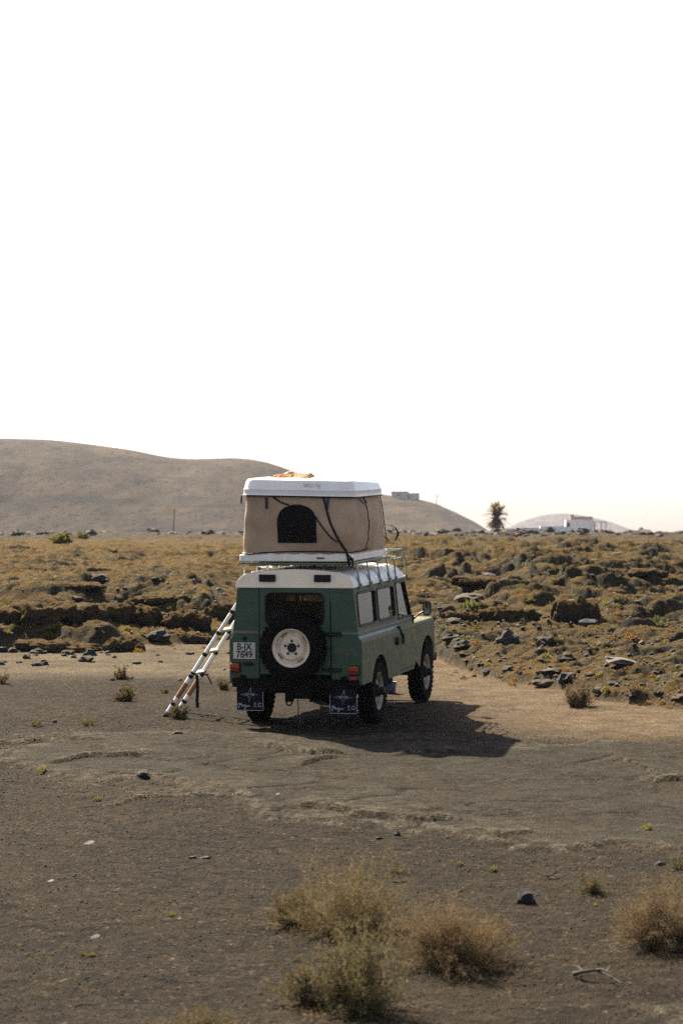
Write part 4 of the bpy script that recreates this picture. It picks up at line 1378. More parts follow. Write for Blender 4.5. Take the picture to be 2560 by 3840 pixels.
# straps, tabs and cords (x, z from the photograph on the rear plane)
def strap(name, pts, w=.02, push=.012, mat='strap'):
    s_ = MB(); s_.strip([rear_pt(x, z, push + .002 * (i % 2)) for i, (x, z) in enumerate(pts)], w, .004, (0, -1, 0))
    return s_.build(name, M[mat], TENT)
strap('strap', [(-.265, 2.868), (-.24, 2.845), (-.19, 2.81), (-.13, 2.775), (-.05, 2.752)], .018)
strap('strap', [(.285, 2.615), (.32, 2.555), (.38, 2.475), (.45, 2.385), (.515, 2.325), (.555, 2.298)], .016)
strap('strap', [(.375, 2.852), (.395, 2.80), (.42, 2.72), (.445, 2.63), (.47, 2.55), (.52, 2.44), (.575, 2.32), (.62, 2.24), (.655, 2.185)], .026, .016)
for x in (-.335, .435):
    strap('fabric_tab', [(x, 2.845), (x + .002, 2.79), (x - .004, 2.705)], .034, .010, 'tab')
tl_ = MB(); tl_.strip([L(.655, ty0 - .02, 2.185), L(.675, ty0 - .02, 2.12), L(.69, ty0 - .018, 2.04), L(.70, ty0 - .018, 2.0)], .026, .005, (0, -1, 0)); tl_.build('strap', M['strap'], TENT)
tl_ = MB(); tl_.strip([L(.668, ty0 - .024, 2.15), L(.715, ty0 - .03, 2.115), L(.745, ty0 - .03, 2.05), L(.735, ty0 - .03, 1.995), L(.71, ty0 - .025, 1.99)], .020, .005, (0, -1, 0)); tl_.box(L(.725, ty0 - .03, 2.09), (.05, .02, .035)); tl_.build('strap_buckle', M['strap'], TENT)
cd = MB()
cd.tube([L(-.70, ty0 + .02, 2.163), L(-.66, ty0 - .004, 2.152), L(-.60, ty0 - .006, 2.148), L(-.55, ty0 - .006, 2.146), L(-.42, ty0 - .004, 2.166), L(-.2, ty0 - .004, 2.176), L(0, ty0 - .004, 2.182), L(.3, ty0 - .004, 2.182), L(.6, ty0 - .002, 2.175), L(.70, ty0 + .02, 2.165), L(.725, ty0 + .2, 2.176), L(.715, ty0 + .45, 2.168), L(.73, -.15, 2.19)], .0075, 6)
cd.build('elastic_cord', M['strap'], TENT)
def side_pt(y, z, push=.006):
    t = min(max((z - 2.150) / .712, 0), 1)
    best = None
    for i in range(mm):
        if cring0[i][0] < .3:
            continue
        p = canvas_pt(i, t, NT, push)
        d = abs(p.y + OY - y)
        if best is None or d < best[0]:
            best = (d, p)
    q = best[1].copy(); q.z = z - OZ
    return q
sm_ = MB(); sm_.tube([side_pt(-.20 + .12 * math.sin(PI * (z - 2.15) / .7), z) for z in np.linspace(2.16, 2.84, 16)], .006, 5); sm_.build('corner_seam', M['strap'], TENT)
for yy, zz in ((-.55, 2.83), (-.28, 2.835)):
    h_ = MB(); p = side_pt(yy, zz, .012); h_.tube([p, p + Vector((.03, .03, -.05)), p + Vector((.05, .05, -.075))], .007, 5); h_.build('guy_hook', M['strap'], TENT)
h_ = MB(); p = Lid(-lw + .0, -ll + .06, -.01); h_.tube([p, p + Vector((-.005, 0, -.06)), p + Vector((-.004, 0, -.10))], [.008, .012, .006], 6); h_.build('guy_hook', M['strap'], TENT)
fr = MB(); fr.strip([Lid(lw - .02, ll - .25, .03), side_pt(.93, 2.70, .02), side_pt(.95, 2.5, .02), side_pt(.97, 2.32, .03), side_pt(.97, 2.22, .04)], .03, .006, (1, 0, 0)); fr.build('strap', M['strap'], TENT)
lp = MB(); p = side_pt(.96, 2.46, .02)
lp.strip([p, p + Vector((.05, .10, -.01)), p + Vector((.09, .22, -.05)), p + Vector((.10, .32, -.11))], .028, .005, (.3, 0, 1)); lp.build('strap', M['strap'], TENT)
lp = MB(); p = side_pt(.97, 2.30, .02)
lp.strip([p, p + Vector((.04, .10, -.07)), p + Vector((.08, .24, -.06)), p + Vector((.10, .34, .02)), p + Vector((.09, .33, .07))], .028, .005, (.3, 0, 1)); lp.build('strap', M['strap'], TENT)

# folded cloth lying on the lid
CL = empty('cloth_bundle', at_car((-.18, -.60, 3.05)), label='crumpled orange and tan cloth lying on the white tent lid', cat='cloth')
CL.rotation_euler = _yaw.to_euler()
def crumple(nx, ny, sx, sy, hgt, seed):
    vs, fs = [], []
    for j in range(ny):
        for i in range(nx):
            u, v = i / (nx - 1) * 2 - 1, j / (ny - 1) * 2 - 1
            r = max(abs(u), abs(v))
            f = mnoise.fractal(Vector((u * 2.1, v * 1.7, seed)), 1, 2, 4)
            z = hgt * (1 - r ** 4) * (.55 + .55 * f) 
            vs.append((u * sx + .03 * f, v * sy + .03 * f, max(z, .004)))
    for j in range(ny - 1):
        for i in range(nx - 1):
            fs.append((j * nx + i, j * nx + i + 1, (j + 1) * nx + i + 1, (j + 1) * nx + i))
    return vs, fs
a = MB(); a.add(*crumple(18, 14, .24, .20, .115, 3.1)); o = a.build('orange_side', M['orange'], CL); so = o.modifiers.new('cloth', 'SOLIDIFY'); so.thickness = .006
o.location = (-.10, -.04, .004); o.scale = (.62, .7, .8)
a = MB(); vs, fs = crumple(18, 14, .27, .17, .10, 8.7); a.add([(x, y, z + .022) for x, y, z in vs], fs); o = a.build('tan_side', M['tan_cloth'], CL); so = o.modifiers.new('cloth', 'SOLIDIFY'); so.thickness = .006
o.location = (.06, .03, .0)
bd = empty('bedding_bundle', at_car((-.22, -.66, 1.24)), label='heap of blue bedding seen through the rear window of the car', cat='bedding')
bd.rotation_euler = _yaw.to_euler()
a = MB(); a.add(*crumple(20, 14, .40, .20, .26, 5.3)); o = a.build('blanket', M['blue_cloth'], bd, smooth=True); so = o.modifiers.new('cloth', 'SOLIDIFY'); so.thickness = .01

# ================================================================ LADDER
def gl(p):
    w = at_car(p); return w
ft_ = at_car((-2.05, .13, 0)); ftz = H(ft_.x, ft_.y)
LD = empty('telescopic_ladder', (ft_.x, ft_.y, ftz), label='white telescopic ladder leaning against the tent beside the green car', cat='ladder')
LD.rotation_euler = (0, 0, D2R(-14.43))
top = Vector((1.40, 0, 2.10 - ftz + .02)); up_ = top.normalized(); tl = top.length + .10
side = Vector((0, 1, 0))
acr = up_.cross(side)
RS = [.20, .63, .97, 1.30, 1.63, 1.96, 2.29]     # collars along the stile
for sy in (0, .455):
    st = MB()
    z0 = 0.06
    cuts = [z0] + RS[1:] + [tl]
    for k in range(len(cuts) - 1):
        r = .030 - .0016 * k
        st.tube([side * sy + up_ * cuts[k], side * sy + up_ * cuts[k + 1]], r, 14)
    so = st.build('stile', M['alu'], LD, smooth=True, angle=40)
    bd_ = MB(); bd_.tube([side * sy + up_ * .30, side * sy + up_ * .52], .0312, 14); bd_.build('tan_band', M['ladder_band'], so, smooth=True, angle=40)
    for k, r0 in enumerate(RS):
        c = MB(); c.tube([side * sy + up_ * (r0 - .022), side * sy + up_ * (r0 + .022)], .037 - .0014 * k, 14)
        if k == 1:
            c.tube([side * sy + up_ * (r0 + .032), side * sy + up_ * (r0 + .062)], .036, 14)
        c.build('collar', M['black'], so, smooth=True, angle=40)
    f = MB(); f.tube([side * sy + up_ * -.008, side * sy + up_ * .07], [.040, .034], 12); f.build('foot', M['black'], so)
for k, r0 in enumerate(RS):
    if k == 0:
        continue
    c = MB(); p = up_ * (r0 + .045)
    rot = Matrix((acr, side, up_)).transposed()
    c.box(p + side * .2275, (.052, .40, .034), rot); c.build('rung', M['ladder_rung'], LD, bevel=.006)
# foot strap of the ladder
sp_ = MB(); p = up_ * .66 + side * .20
sp_.strip([p + Vector((0, 0, -.02)), p + Vector((.01, .0, -.20)), p + Vector((.0, .0, -.36)), p + Vector((.01, 0, -.45))], .042, .006, (0, -1, 0)); 
sp_.strip([p + Vector((.03, .1, -.0)), p + Vector((.10, .14, -.04)), p + Vector((.16, .14, -.15))], .018, .005, (0, -1, 0)); sp_.build('strap', M['strap'], LD)

# blue pail under the car
px_, py_, pz_ = ground_at(1462, 2600)
PB = empty('pail', (px_, py_, pz_), label='small blue pail standing on the ground under the car', cat='pail')
a = MB(); a.lathe([(.0005, .0), (.074, .0), (.079, .01), (.088, .15), (.094, .155), (.092, .163), (.084, .160), (.074, .03), (.0005, .028)], 24, 'Z'); a.build('bucket', M['pail'], PB, smooth=True, angle=40)
a = MB(); a.tube([(.092 * math.cos(t), .02, .15 - .05 * math.sin(t) + .0) for t in np.linspace(0, PI, 9)], .004, 5); a.build('handle', M['black'], PB)

# ================================================================ ROCKS
def rock_mesh(name, mat, seed, sub=2, jag=.35, squash=.7):
    bm = bmesh.new()
    bmesh.ops.create_icosphere(bm, subdivisions=sub, radius=1)
    for v in bm.verts:
        p = v.co.normalized()
        f = mnoise.fractal(p * 1.3 + Vector((seed, 0, 0)), .8, 2.1, 4)
        g = mnoise.cell(p * 2.1 + Vector((0, seed, 0)))
        v.co = p * (1 + jag * f + jag * .25 * g)
        v.co.z *= squash
    me = bpy.data.meshes.new(name); bm.to_mesh(me); bm.free()
    me.materials.append(mat)
    return me
ROCKS = {k: [rock_mesh('lava_rock', M[m], sd + 3.7 * i, 2, j, q) for i in range(4)] for k, m, sd, j, q in
         (('lava', 'lava_rock', 1.0, .55, .75), ('lichen', 'lichen_rock', 20.0, .45, .6), ('black', 'black_rock', 40.0, .5, .8), ('pale', 'pale_rock', 60.0, .45, .5))}
def rock(name, kind, x, y, s, label, cat='rock', group=None, sink=.25, sz=1.0, rz=None):
    o = bpy.data.objects.new(name, random.choice(ROCKS[kind]))
    o.location = (x, y, H(x, y) + s * .7 * sz * (1 - sink) * .6)
    o.scale = (s * random.uniform(.9, 1.3), s * random.uniform(.8, 1.1), s * sz)
    o.rotation_euler = (random.uniform(-.2, .2), random.uniform(-.2, .2), random.uniform(0, 6.28) if rz is None else rz)
    link(o); tag(o, label, cat, group)
    return o
def rock_px(name, kind, px, py, wpx, label, **kw):
    x, y, z = ground_at(px, py)
    return rock(name, kind, x, y, wpx / 9067 * y * .5, label, **kw)
rock_px('rock', 'black', 1971, 3392, 56, 'largest black rock, alone on the gravel between the shrubs', sz=1.7, sink=.5)
rock_px('rock', 'black', 533, 2912, 48, 'flat black rock left of the slabs, in front of the ladder', sz=.6)
rock_px('rock', 'black', 1489, 3134, 26, 'small upright black stone at the foot of the cracked slab', sz=1.2)
rock_px('rock', 'black', 2470, 3244, 34, 'black stone on the gravel above the right edge shrub', sz=.6)
rock_px('rock', 'black', 1776, 3216, 24, 'little black stone above the middle shrub', sz=.6)
rock_px('rock', 'black', 204, 2712, 18, 'small black stone on the brown soil at far left', sz=1.1)
rock_px('rock', 'black', 667, 2752, 34, 'low black stone right of the ladder foot', sz=.5)
rock_px('rock', 'pale', 1418, 3148, 34, 'pale flat stone beside the small upright black stone', sz=.4)
rock_px('rock', 'pale', 520, 2985, 14, 'tiny pale stone left of centre on the dark gravel', sz=.5)
rock_px('rock', 'pale', 770, 3220, 40, 'light brown stone lying in front of the cracked slab', sz=.5)
rock_px('rock', 'pale', 720, 3222, 36, 'flat mossy stone left of the light brown stone', sz=.4)
rock_px('rock', 'pale', 2214, 3222, 30, 'flat grey stone behind the little shrub at right', sz=.35)
# lava boulders at the edge of the crust on the right
rock_px('boulder', 'lava', 1905, 2412, 92, 'big dark boulder at the edge of the crust right of the car bonnet', cat='boulder', sz=.85)
rock_px('boulder', 'lava', 1690, 2400, 66, 'dark boulder lying nearest the front wing of the car', cat='boulder', sz=.6)
rock_px('boulder', 'lava', 2045, 2412, 74, 'jagged dark boulder heap right of the big dark boulder', cat='boulder', sz=.7)
rock_px('boulder', 'pale', 2330, 2490, 150, 'pale grey ribbed boulder in the rubble at right', cat='boulder', sz=.42, rz=.2)
rock_px('boulder', 'lava', 2120, 2480, 70, 'dark boulder left of the pale ribbed boulder', cat='boulder', sz=.6)
rock_px('boulder', 'pale', 2240, 2605, 44, 'whitish boulder right of the dry brown shrub', cat='boulder', sz=1.2)
rock_px('boulder', 'lava', 1680, 2310, 60, 'black broken boulder just behind the door mirror', cat='boulder', sz=1.1)
KIND_WORD = {'lava': 'dark brown', 'lichen': 'ochre-spotted', 'black': 'black', 'pale': 'pale grey'}
def scatter_rocks(n, region, kinds, smin, smax, name, label, group, cat='boulder', sz=(.5, .9), mask=None):
    k = 0
    tries = 0
    while k < n and tries < n * 30:
        tries += 1
        px, py = random.uniform(region[0], region[2]), random.uniform(region[1], region[3])
        x, y, z = ground_at(px, py)
        if mask and not mask(px, py):
            continue
        s = (smin + (smax - smin) * random.random() ** 2.2) * .5
        kd = random.choice(kinds)
        rock(name, kd, x, y, s, label.format(KIND_WORD[kd]), cat, group, sz=random.uniform(*sz))
        k += 1
scatter_rocks(30, (1640, 2380, 2700, 2680), ['lava', 'lichen', 'lichen', 'black'], .07, .30, 'lava_stone', '{} lava stone in the rubble strip right of the car', 'lava stones in the rubble right of the car', 'stone',
              mask=lambda px, py: py < 2560 + (px - 1640) * .12 - 20 and py > 2380 + max(0, (px - 1640)) * .08)
scatter_rocks(26, (-100, 2445, 420, 2500), ['lava', 'black', 'lichen'], .08, .30, 'lava_stone', '{} lava stone below the low scarp at left', 'lava stones below the left scarp', 'stone')
scatter_rocks(14, (420, 2440, 860, 2560), ['lava', 'black'], .06, .16, 'lava_stone', 'small {} stone on the pale soil behind the ladder', 'stones on the pale soil behind the ladder', 'stone')
def ridge_rocks(n, u0, u1, d0, d1, smin, smax, label, group):
    for _ in range(n):
        y = random.uniform(d0, d1); x = y * random.uniform(u0, u1)
        s = (smin + (smax - smin) * random.random() ** 2) * .5
        kd = random.choice(['lava', 'lava', 'lichen'])
        rock('boulder', kd, x, y, s, label.format(KIND_WORD[kd]), 'boulder', group, sz=random.uniform(.5, .9))
ridge_rocks(150, .016, .155, 190, 352, .5, 2.0, '{} lava boulder of the far ridge right of the tent', 'boulders of the far ridge on the right')
ridge_rocks(80, -.155, -.04, 240, 352, .5, 1.7, '{} lava boulder of the far ridge under the left hill', 'boulders of the far ridge on the left')
scatter_rocks(24, (1450, 2080, 2700, 2360), ['lichen', 'lava', 'lichen'], .15, .5, 'boulder', '{} boulder on the orange crust right of the car', 'boulders on the crust right of the car', sz=(.4, .7))
scatter_rocks(20, (-100, 2070, 880, 2420), ['lichen', 'lava', 'lichen'], .12, .45, 'boulder', '{} boulder on the orange crust left of the car', 'boulders on the crust left of the car', sz=(.4, .7))

# long lichen-topped slabs of broken crust
def crust_material():
    m = new_mat('lichen_topped_crust', (0.03, 0.028, 0.023), 0.95, spec=0.05)
    nt, bs_ = nodes_of(m)
    P = coords(nt, world_space=True)
    ge = N(nt, 'ShaderNodeNewGeometry'); sx_ = N(nt, 'ShaderNodeSeparateXYZ'); nt.links.new(ge.outputs['Normal'], sx_.inputs[0])
    l2 = noise(nt, P, 6.5, 6, .75)
    f = math_n(nt, 'MULTIPLY', ramp(nt, sx_.outputs[2], .05, .50), ramp(nt, l2, .34, .52, .15, 1.0))
    rockc = mix(nt, ramp(nt, noise(nt, P, 4, 6, .7), .35, .65), (0.026, 0.025, 0.021), (0.062, 0.058, 0.046))
    lic = mix(nt, ramp(nt, l2, .4, .65), (0.090, 0.052, 0.0135), (0.052, 0.036, 0.014))
    c = mix(nt, f, rockc, lic)
    gn = N(nt, 'ShaderNodeVectorMath', operation='SCALE'); nt.links.new(c, gn.inputs[0])
    nt.links.new(ramp(nt, noise(nt, P, 22, 3, .8), .3, .7, .5, 1.5), gn.inputs['Scale'])
    nt.links.new(gn.outputs[0], bs_.inputs['Base Color'])
    h = math_n(nt, 'ADD', noise(nt, P, 30, 4, .75), math_n(nt, 'MULTIPLY', noise(nt, P, 8, 6, .75), 3.0))
    bump(nt, bs_, h, 1.0, .03)
    return m
M['crust'] = crust_material()
def slab_mesh(seed):
    bm = bmesh.new()
    bmesh.ops.create_icosphere(bm, subdivisions=5, radius=1)
    for v in bm.verts:
        p = v.co.normalized()
        k = (abs(p.x) ** 2.6 + abs(p.y) ** 2.6 + abs(p.z) ** 2.6) ** (-1 / 2.6)
        q = p * k
        s = Vector((q.x, q.y * .65, q.z * .24)) + Vector((seed, seed * .7, 0))     # noise in the proportions of the finished slab
        f = mnoise.fractal(s * 1.7, .9, 2.0, 3); g = mnoise.fractal(s * 6.0, .7, 2.1, 4)
        crk = max(0, .10 - abs(mnoise.noise(s * 2.3))) / .10
        w = 1 + .26 * f + .07 * g - .10 * crk
        v.co = Vector((q.x * w, q.y * w, q.z * (1 + .45 * f + .22 * g - .35 * crk)))
    for f_ in bm.faces: f_.smooth = True
    me = bpy.data.meshes.new('crust_rock'); bm.to_mesh(me); bm.free()
    me.materials.append(M['crust'])
    return me
SLABS = [slab_mesh(3.1 + 5.7 * i) for i in range(5)]
for n_, (px, py, wpx, hpx, rz, lab) in enumerate((
        (165, 2336, 430, 88, .06, 'broadest mass of grey-ochre crust at far left, its face in shade'), (470, 2330, 260, 74, -.1, 'rounded crust mass beside the broadest one at left'),
        (690, 2352, 200, 62, .1, 'flat-topped slab of crust left of the ladder top'), (700, 2412, 200, 42, -.05, 'low lens-shaped slab at the soil edge behind the ladder'),
        (845, 2330, 170, 70, .2, 'dark slab of crust half hidden by the left side of the car'), (600, 2268, 230, 34, -.16, 'thin sloping ledge of crust above the flat-topped slab'),
        (210, 2448, 330, 48, .03, 'long dark scarp block at the edge of the pale soil, far left'), (460, 2446, 170, 56, -.08, 'dark scarp block at the right end of the left scarp'),
        (300, 2212, 190, 22, .1, 'thin dark ledge on the crust below the left bushes'),
        (1735, 2330, 170, 40, .1, 'low slab of crust next to the lime cushion plant'), (1905, 2322, 230, 52, -.1, 'wide humped slab of crust right of the car, in the middle of the field'),
        (2165, 2336, 200, 92, .25, 'tallest tilted slab of crust right of the car'), 
 
        (2430, 2170, 160, 26, -.05, 'dark ledge on the crust near the right edge'), (1800, 2196, 220, 30, .12, 'curved ledge of crust beyond the lime cushion plant'))):
    x, y, z = ground_at(px, py)
    k = y / 9067
    o = bpy.data.objects.new('crust_rock', SLABS[n_ % 5])
    o.scale = (wpx * k * .46, wpx * k * .30, hpx * k * .62)
    o.location = (x, y + wpx * k * .22, z + hpx * k * .22)
    o.rotation_euler = (random.uniform(-.06, .06), random.uniform(-.08, .08), rz)
    link(o); tag(o, lab, 'rock')

# pale chips (thin curled flakes)
def chip(px, py, w, label, rz=0.3):
    x, y, z = ground_at(px, py)
    s = w / 9067 * y / 2
    vs = []; n = 10
    for k in range(n):
        a = 2 * PI * k / n
        r = s * (1 + .2 * math.sin(2 * a + 1))
        vs.append((r * math.cos(a), r * .6 * math.sin(a), .12 * s * math.cos(a) ** 2))
    vs2 = [(p[0], p[1], p[2] + .006) for p in vs]
    mb = MB(); mb.add(vs + vs2, [tuple(range(n))[::-1], tuple(range(n, 2 * n))] + [(i, (i + 1) % n, n + (i + 1) % n, n + i) for i in range(n)])
    o = mb.build('stone_flake', M['pale_chip'], loc=(x, y, z + s * .25))
    o.rotation_euler = (D2R(38), D2R(-8), rz)
    tag(o, label, 'stone')
chip(334, 3172, 36, 'pale stone flake on the gravel at left, farther of the two')
chip(356, 3524, 36, 'pale stone flake on the gravel at left, nearer of the two', .5)
chip(672, 3420 + 32, 14, 'tiny white flake left of the shrubs')
chip(190, 3310, 22, 'thin white flake at far left of the gravel', .05)
chip(1040, 2985, 16, 'whitish flakes in front of the slab below the car', .2)

def dead_branch(pts, r, label, forks=()):
    x0, y0, z0 = ground_at(*pts[0][:2])
    P = []
    for px, py, h in pts:
        x, y, z = ground_at(px, py); P.append(Vector((x - x0, y - y0, z - z0 + h)))
    mb = MB(); mb.tube(P, [r * (1 - .7 * i / (len(P) - 1)) for i in range(len(P))], 6)
    for i, d in forks:
        mb.tube([P[i], P[i] + Vector(d) * .5 + Vector((0, 0, .01)), P[i] + Vector(d)], [r * .6, r * .45, r * .2], 5)
    o = mb.build('dead_branch', M['dead_wood'], smooth=True, angle=50, loc=(x0, y0, z0)); tag(o, label, 'branch')
dead_branch([(2150, 3668, .02), (2185, 3680, .05), (2230, 3676, .06), (2270, 3690, .05), (2330, 3705, .02)], .016, 'twisted dead branch on the gravel at lower right', [(1, (-.05, .1, .02)), (2, (.08, -.10, .0)), (3, (.04, .10, .03))])
dead_branch([(2050, 3302, .015), (2075, 3296, .03), (2105, 3282, .06)], .012, 'short pale stick above the largest black rock', [(1, (.03, .0, .03))])
dead_branch([(280, 3788, .01), (310, 3786, .02), (355, 3782, .015)], .008, 'thin dry stick at the bottom left of the gravel')
dead_branch([(1475, 3312, .01), (1500, 3318, .015), (1525, 3316, .01)], .010, 'pale stick behind the middle shrub')

# ================================================================ PLANTS
def twig(vs, fs, p0, d, ln, r, seg, curl, rng, tips=None, sides=2):
    p = Vector(p0); d = Vector(d).normalized()
    q = d.orthogonal().normalized()
    o = len(vs)
    for i in range(seg + 1):
        t = i / seg
        rr = r * 1.25 * (1 - .75 * t)
        q = (q - d * q.dot(d)).normalized(); w = d.cross(q)
        for k in range(sides):
            a = 2 * PI * k / sides
            vs.append(tuple(p + (q * math.cos(a) + w * math.sin(a)) * rr))
        if tips is not None: tips.append((p.copy(), d.copy(), t))
        p = p + d * (ln / seg)
        d = (d + Vector((rng.gauss(0, curl), rng.gauss(0, curl), rng.gauss(.02, curl * .7)))).normalized()
    for i in range(seg):
        if sides == 2:
            fs.append((o + 2 * i, o + 2 * i + 1, o + 2 * i + 3, o + 2 * i + 2))
            continue
        for k in range(sides):
            fs.append((o + i * sides + k, o + i * sides + (k + 1) % sides, o + (i + 1) * sides + (k + 1) % sides, o + (i + 1) * sides + k))

def shrub_meshes(w, h, stems, sub, leaf, mats, seed, spread=1.0, leaf_s=.008, r=.0022, lean=(0, 0), arch_=.0):
    """a wiry desert shrub: branched stems from the root and small leaf faces along them"""
    rng = random.Random(seed)
    vs, fs = [], []; tips = []
    for i in range(stems):
        a = rng.uniform(0, 2 * PI); el = math.asin(rng.uniform(.12, 1.0) ** .9)
        k = rng.uniform(.68, 1.04) * (.62 + .75 * mnoise.noise(Vector((math.cos(a) * 1.4, math.sin(a) * 1.4 + seed, el * 1.6))) + .30)
        k = max(.35, min(1.15, k))
        tip = Vector((math.cos(a) * math.cos(el) * w * .5 * k + lean[0] * h, math.sin(a) * math.cos(el) * w * .5 * k + lean[1] * h, math.sin(el) * h * k))
        p0 = Vector((math.cos(a) * w * .12 * rng.random(), math.sin(a) * w * .12 * rng.random(), -.02))
        d = (tip - p0); ln = d.length * .92
        t1 = []
        twig(vs, fs, p0, d, ln, r * 1.1, 6, .20, rng, t1)
        for (p, dd, t) in t1[1:]:
            for _ in range(sub):
                nd = (dd + Vector((rng.gauss(0, .75), rng.gauss(0, .75), rng.gauss(.05, .55))))
                t2 = []
                twig(vs, fs, p, nd, min(h, w * .5) * rng.uniform(.10, .24), r * .55, 3, .35, rng, t2)
                tips += t2[1:]
    lv, lf = [], []
    for (p, d, t) in tips:
        for _ in range(leaf):
            if rng.random() < .35:
                continue
            c = p + Vector((rng.gauss(0, .012), rng.gauss(0, .012), rng.gauss(0, .012))) * (h / .4)
            a = Vector((rng.gauss(0, 1), rng.gauss(0, 1), rng.gauss(.4, 1))).normalized() * leaf_s * rng.uniform(.7, 1.7)
            b = a.orthogonal().normalized() * leaf_s * .38
            o = len(lv)
            lv += [tuple(c - a), tuple(c + b), tuple(c + a), tuple(c - b)]
            lf.append((o, o + 1, o + 2, o + 3))
    A = bpy.data.meshes.new('twigs'); A.from_pydata(vs, [], fs); A.materials.append(mats[0]); A.shade_smooth()
    B = bpy.data.meshes.new('leaves'); B.from_pydata(lv, [], lf); B.materials.append(mats[1])
    return A, B
def place_shrub(name, me, x, y, label, cat='shrub', group=None, rz=0.0, s=1.0, parts=('twigs', 'leaves')):
    e = empty(name, (x, y, H(x, y)), (0, 0, rz), label, cat, group)
    e.scale = (s, s, s)
    for nm, m in zip(parts, me):
        o = bpy.data.objects.new(nm, m); link(o, e)
    return e
def shrub_px(px, py, wpx, hpx, label, mats, stems, sub=3, leaf=2, seed=0, **kw):
    x, y, z = ground_at(px, py)
    k = y / 9067
    e = place_shrub('shrub', shrub_meshes(wpx * k, hpx * k, stems, sub, leaf, mats, seed, **kw), x, y, label, rz=0)
    if wpx > 180:
        rng = random.Random(seed + 900); st_ = MB()
        for _ in range(9):
            a = rng.uniform(0, 2 * PI); p = Vector((rng.gauss(0, .03), rng.gauss(0, .03), -.02)); d = Vector((math.cos(a) * wpx, math.sin(a) * wpx, hpx * rng.uniform(.7, 1.8))).normalized()
            P = [p]
            for _k in range(5):
                p = p + d * hpx * k * .15; P.append(p.copy()); d = (d + Vector((rng.gauss(0, .28), rng.gauss(0, .28), rng.gauss(.05, .22)))).normalized()
            st_.tube(P, [.0065, .0058, .005, .0042, .0034, .0024], 5)
            st_.tube([P[2], P[2] + (d + Vector((rng.gauss(0, .7), rng.gauss(0, .7), .2))).normalized() * hpx * k * .2], [.004, .0022], 4)
        st_.build('woody_stem', M['bark'], e, smooth=True, angle=60)['kind'] = 'stuff'
        rng = random.Random(seed + 500); vs, fs = [], []
        for _ in range(420):
            a = rng.uniform(0, 2 * PI); q = abs(rng.gauss(0, .36)) * wpx * k
            lx, ly = math.cos(a) * q, math.sin(a) * q
            lz = H(x + lx, y + ly) - H(x, y) + .006
            d = rng.uniform(0, PI); l = rng.uniform(.008, .035)
            dx, dy = math.cos(d) * l, math.sin(d) * l
            o = len(vs); vs += [(lx - dx, ly - dy, lz), (lx + dx, ly + dy, lz + rng.uniform(0, .012)), (lx + dx - dy * .12, ly + dy + dx * .12, lz + .004), (lx - dx - dy * .12, ly - dy + dx * .12, lz + .002)]
            fs.append((o, o + 1, o + 2, o + 3))
        me = bpy.data.meshes.new('litter'); me.from_pydata(vs, [], fs); me.materials.append(M['twig_straw']); lo_ = bpy.data.objects.new('litter', me); link(lo_, e); lo_['kind'] = 'stuff'
    return e
ST_L = leafy('straw_leaves', (0.17, 0.118, 0.052), (0.11, 0.075, 0.034))
ST, BR, OL, GR = M['twig_straw'], M['twig_brown'], M['leaf_olive'], M['leaf_green']
shrub_px(1290, 3500, 660, 285, 'wide straw-coloured shrub in the foreground, leftmost of the large ones', (ST, OL), 150, 6, 2, 1, leaf_s=.006, r=.0020)
shrub_px(1110, 3470, 230, 165, 'low olive shrub joining the left end of the wide straw shrub', (BR, OL), 70, 5, 3, 2, leaf_s=.006, r=.0018)
shrub_px(1700, 3630, 570, 290, 'brown feathery shrub in the middle of the foreground', (BR, ST_L), 170, 6, 2, 3, leaf_s=.006, r=.0020)
shrub_px(2490, 3545, 500, 310, 'dense brown shrub cut by the right edge of the picture', (BR, ST_L), 180, 6, 2, 4, leaf_s=.006, r=.0020)
shrub_px(1325, 3800, 420, 400, 'green-leaved shrub at the bottom centre, nearest the camera', (ST, GR), 80, 5, 3, 5, leaf_s=.008, r=.0024)
shrub_px(1170, 3765, 230, 230, 'sparse bare-stemmed shrub leaning left of the green-leaved one', (ST, OL), 26, 5, 3, 6, leaf_s=.007, r=.0030, lean=(-.25, 0))
shrub_px(2220, 3352, 150, 130, 'small straw shrub above the largest ones, right of the black rock', (ST, OL), 40, 3, 2, 7, leaf_s=.006, r=.0016)
shrub_px(1475, 3275, 130, 100, 'faint wispy shrub behind the middle of the foreground', (ST, OL), 14, 3, 1, 8, leaf_s=.006, r=.0014)
shrub_px(2545, 3262, 120, 90, 'wispy shrub high at the right edge of the picture', (ST, OL), 20, 3, 1, 18, leaf_s=.006, r=.0014)
shrub_px(760, 3872, 330, 130, 'low brown grassy shrub cut by the bottom edge', (BR, OL), 60, 3, 1, 9, leaf_s=.005, r=.0016)
# around the car
shrub_px(670, 2698, 80, 70, 'small olive shrub at the foot of the ladder', (ST, OL), 40, 2, 3, 10, leaf_s=.012, r=.003)
shrub_px(838, 2590, 60, 56, 'pale tuft standing left of the car bumper', (ST, OL), 26, 2, 2, 11, leaf_s=.012, r=.003)
shrub_px(452, 2548, 80, 70, 'grey-brown shrub on the pale soil left of the ladder', (BR, OL), 32, 2, 2, 12, leaf_s=.013, r=.0035)
shrub_px(470, 2632, 120, 62, 'yellowish shrub in front of the grey-brown one, left of the ladder', (ST, OL), 44, 2, 3, 13, leaf_s=.013, r=.003)
shrub_px(140, 2724, 80, 52, 'thin grassy tuft far left of the ladder', (ST, OL), 16, 2, 1, 14, leaf_s=.010, r=.0025)
shrub_px(330, 2722, 100, 50, 'thin yellow tuft between the far left tuft and the ladder', (ST, OL), 18, 2, 1, 15, leaf_s=.010, r=.0025)
shrub_px(8, 2565, 70, 52, 'brown tuft at the left edge of the picture', (BR, OL), 20, 2, 2, 16, leaf_s=.012, r=.003)
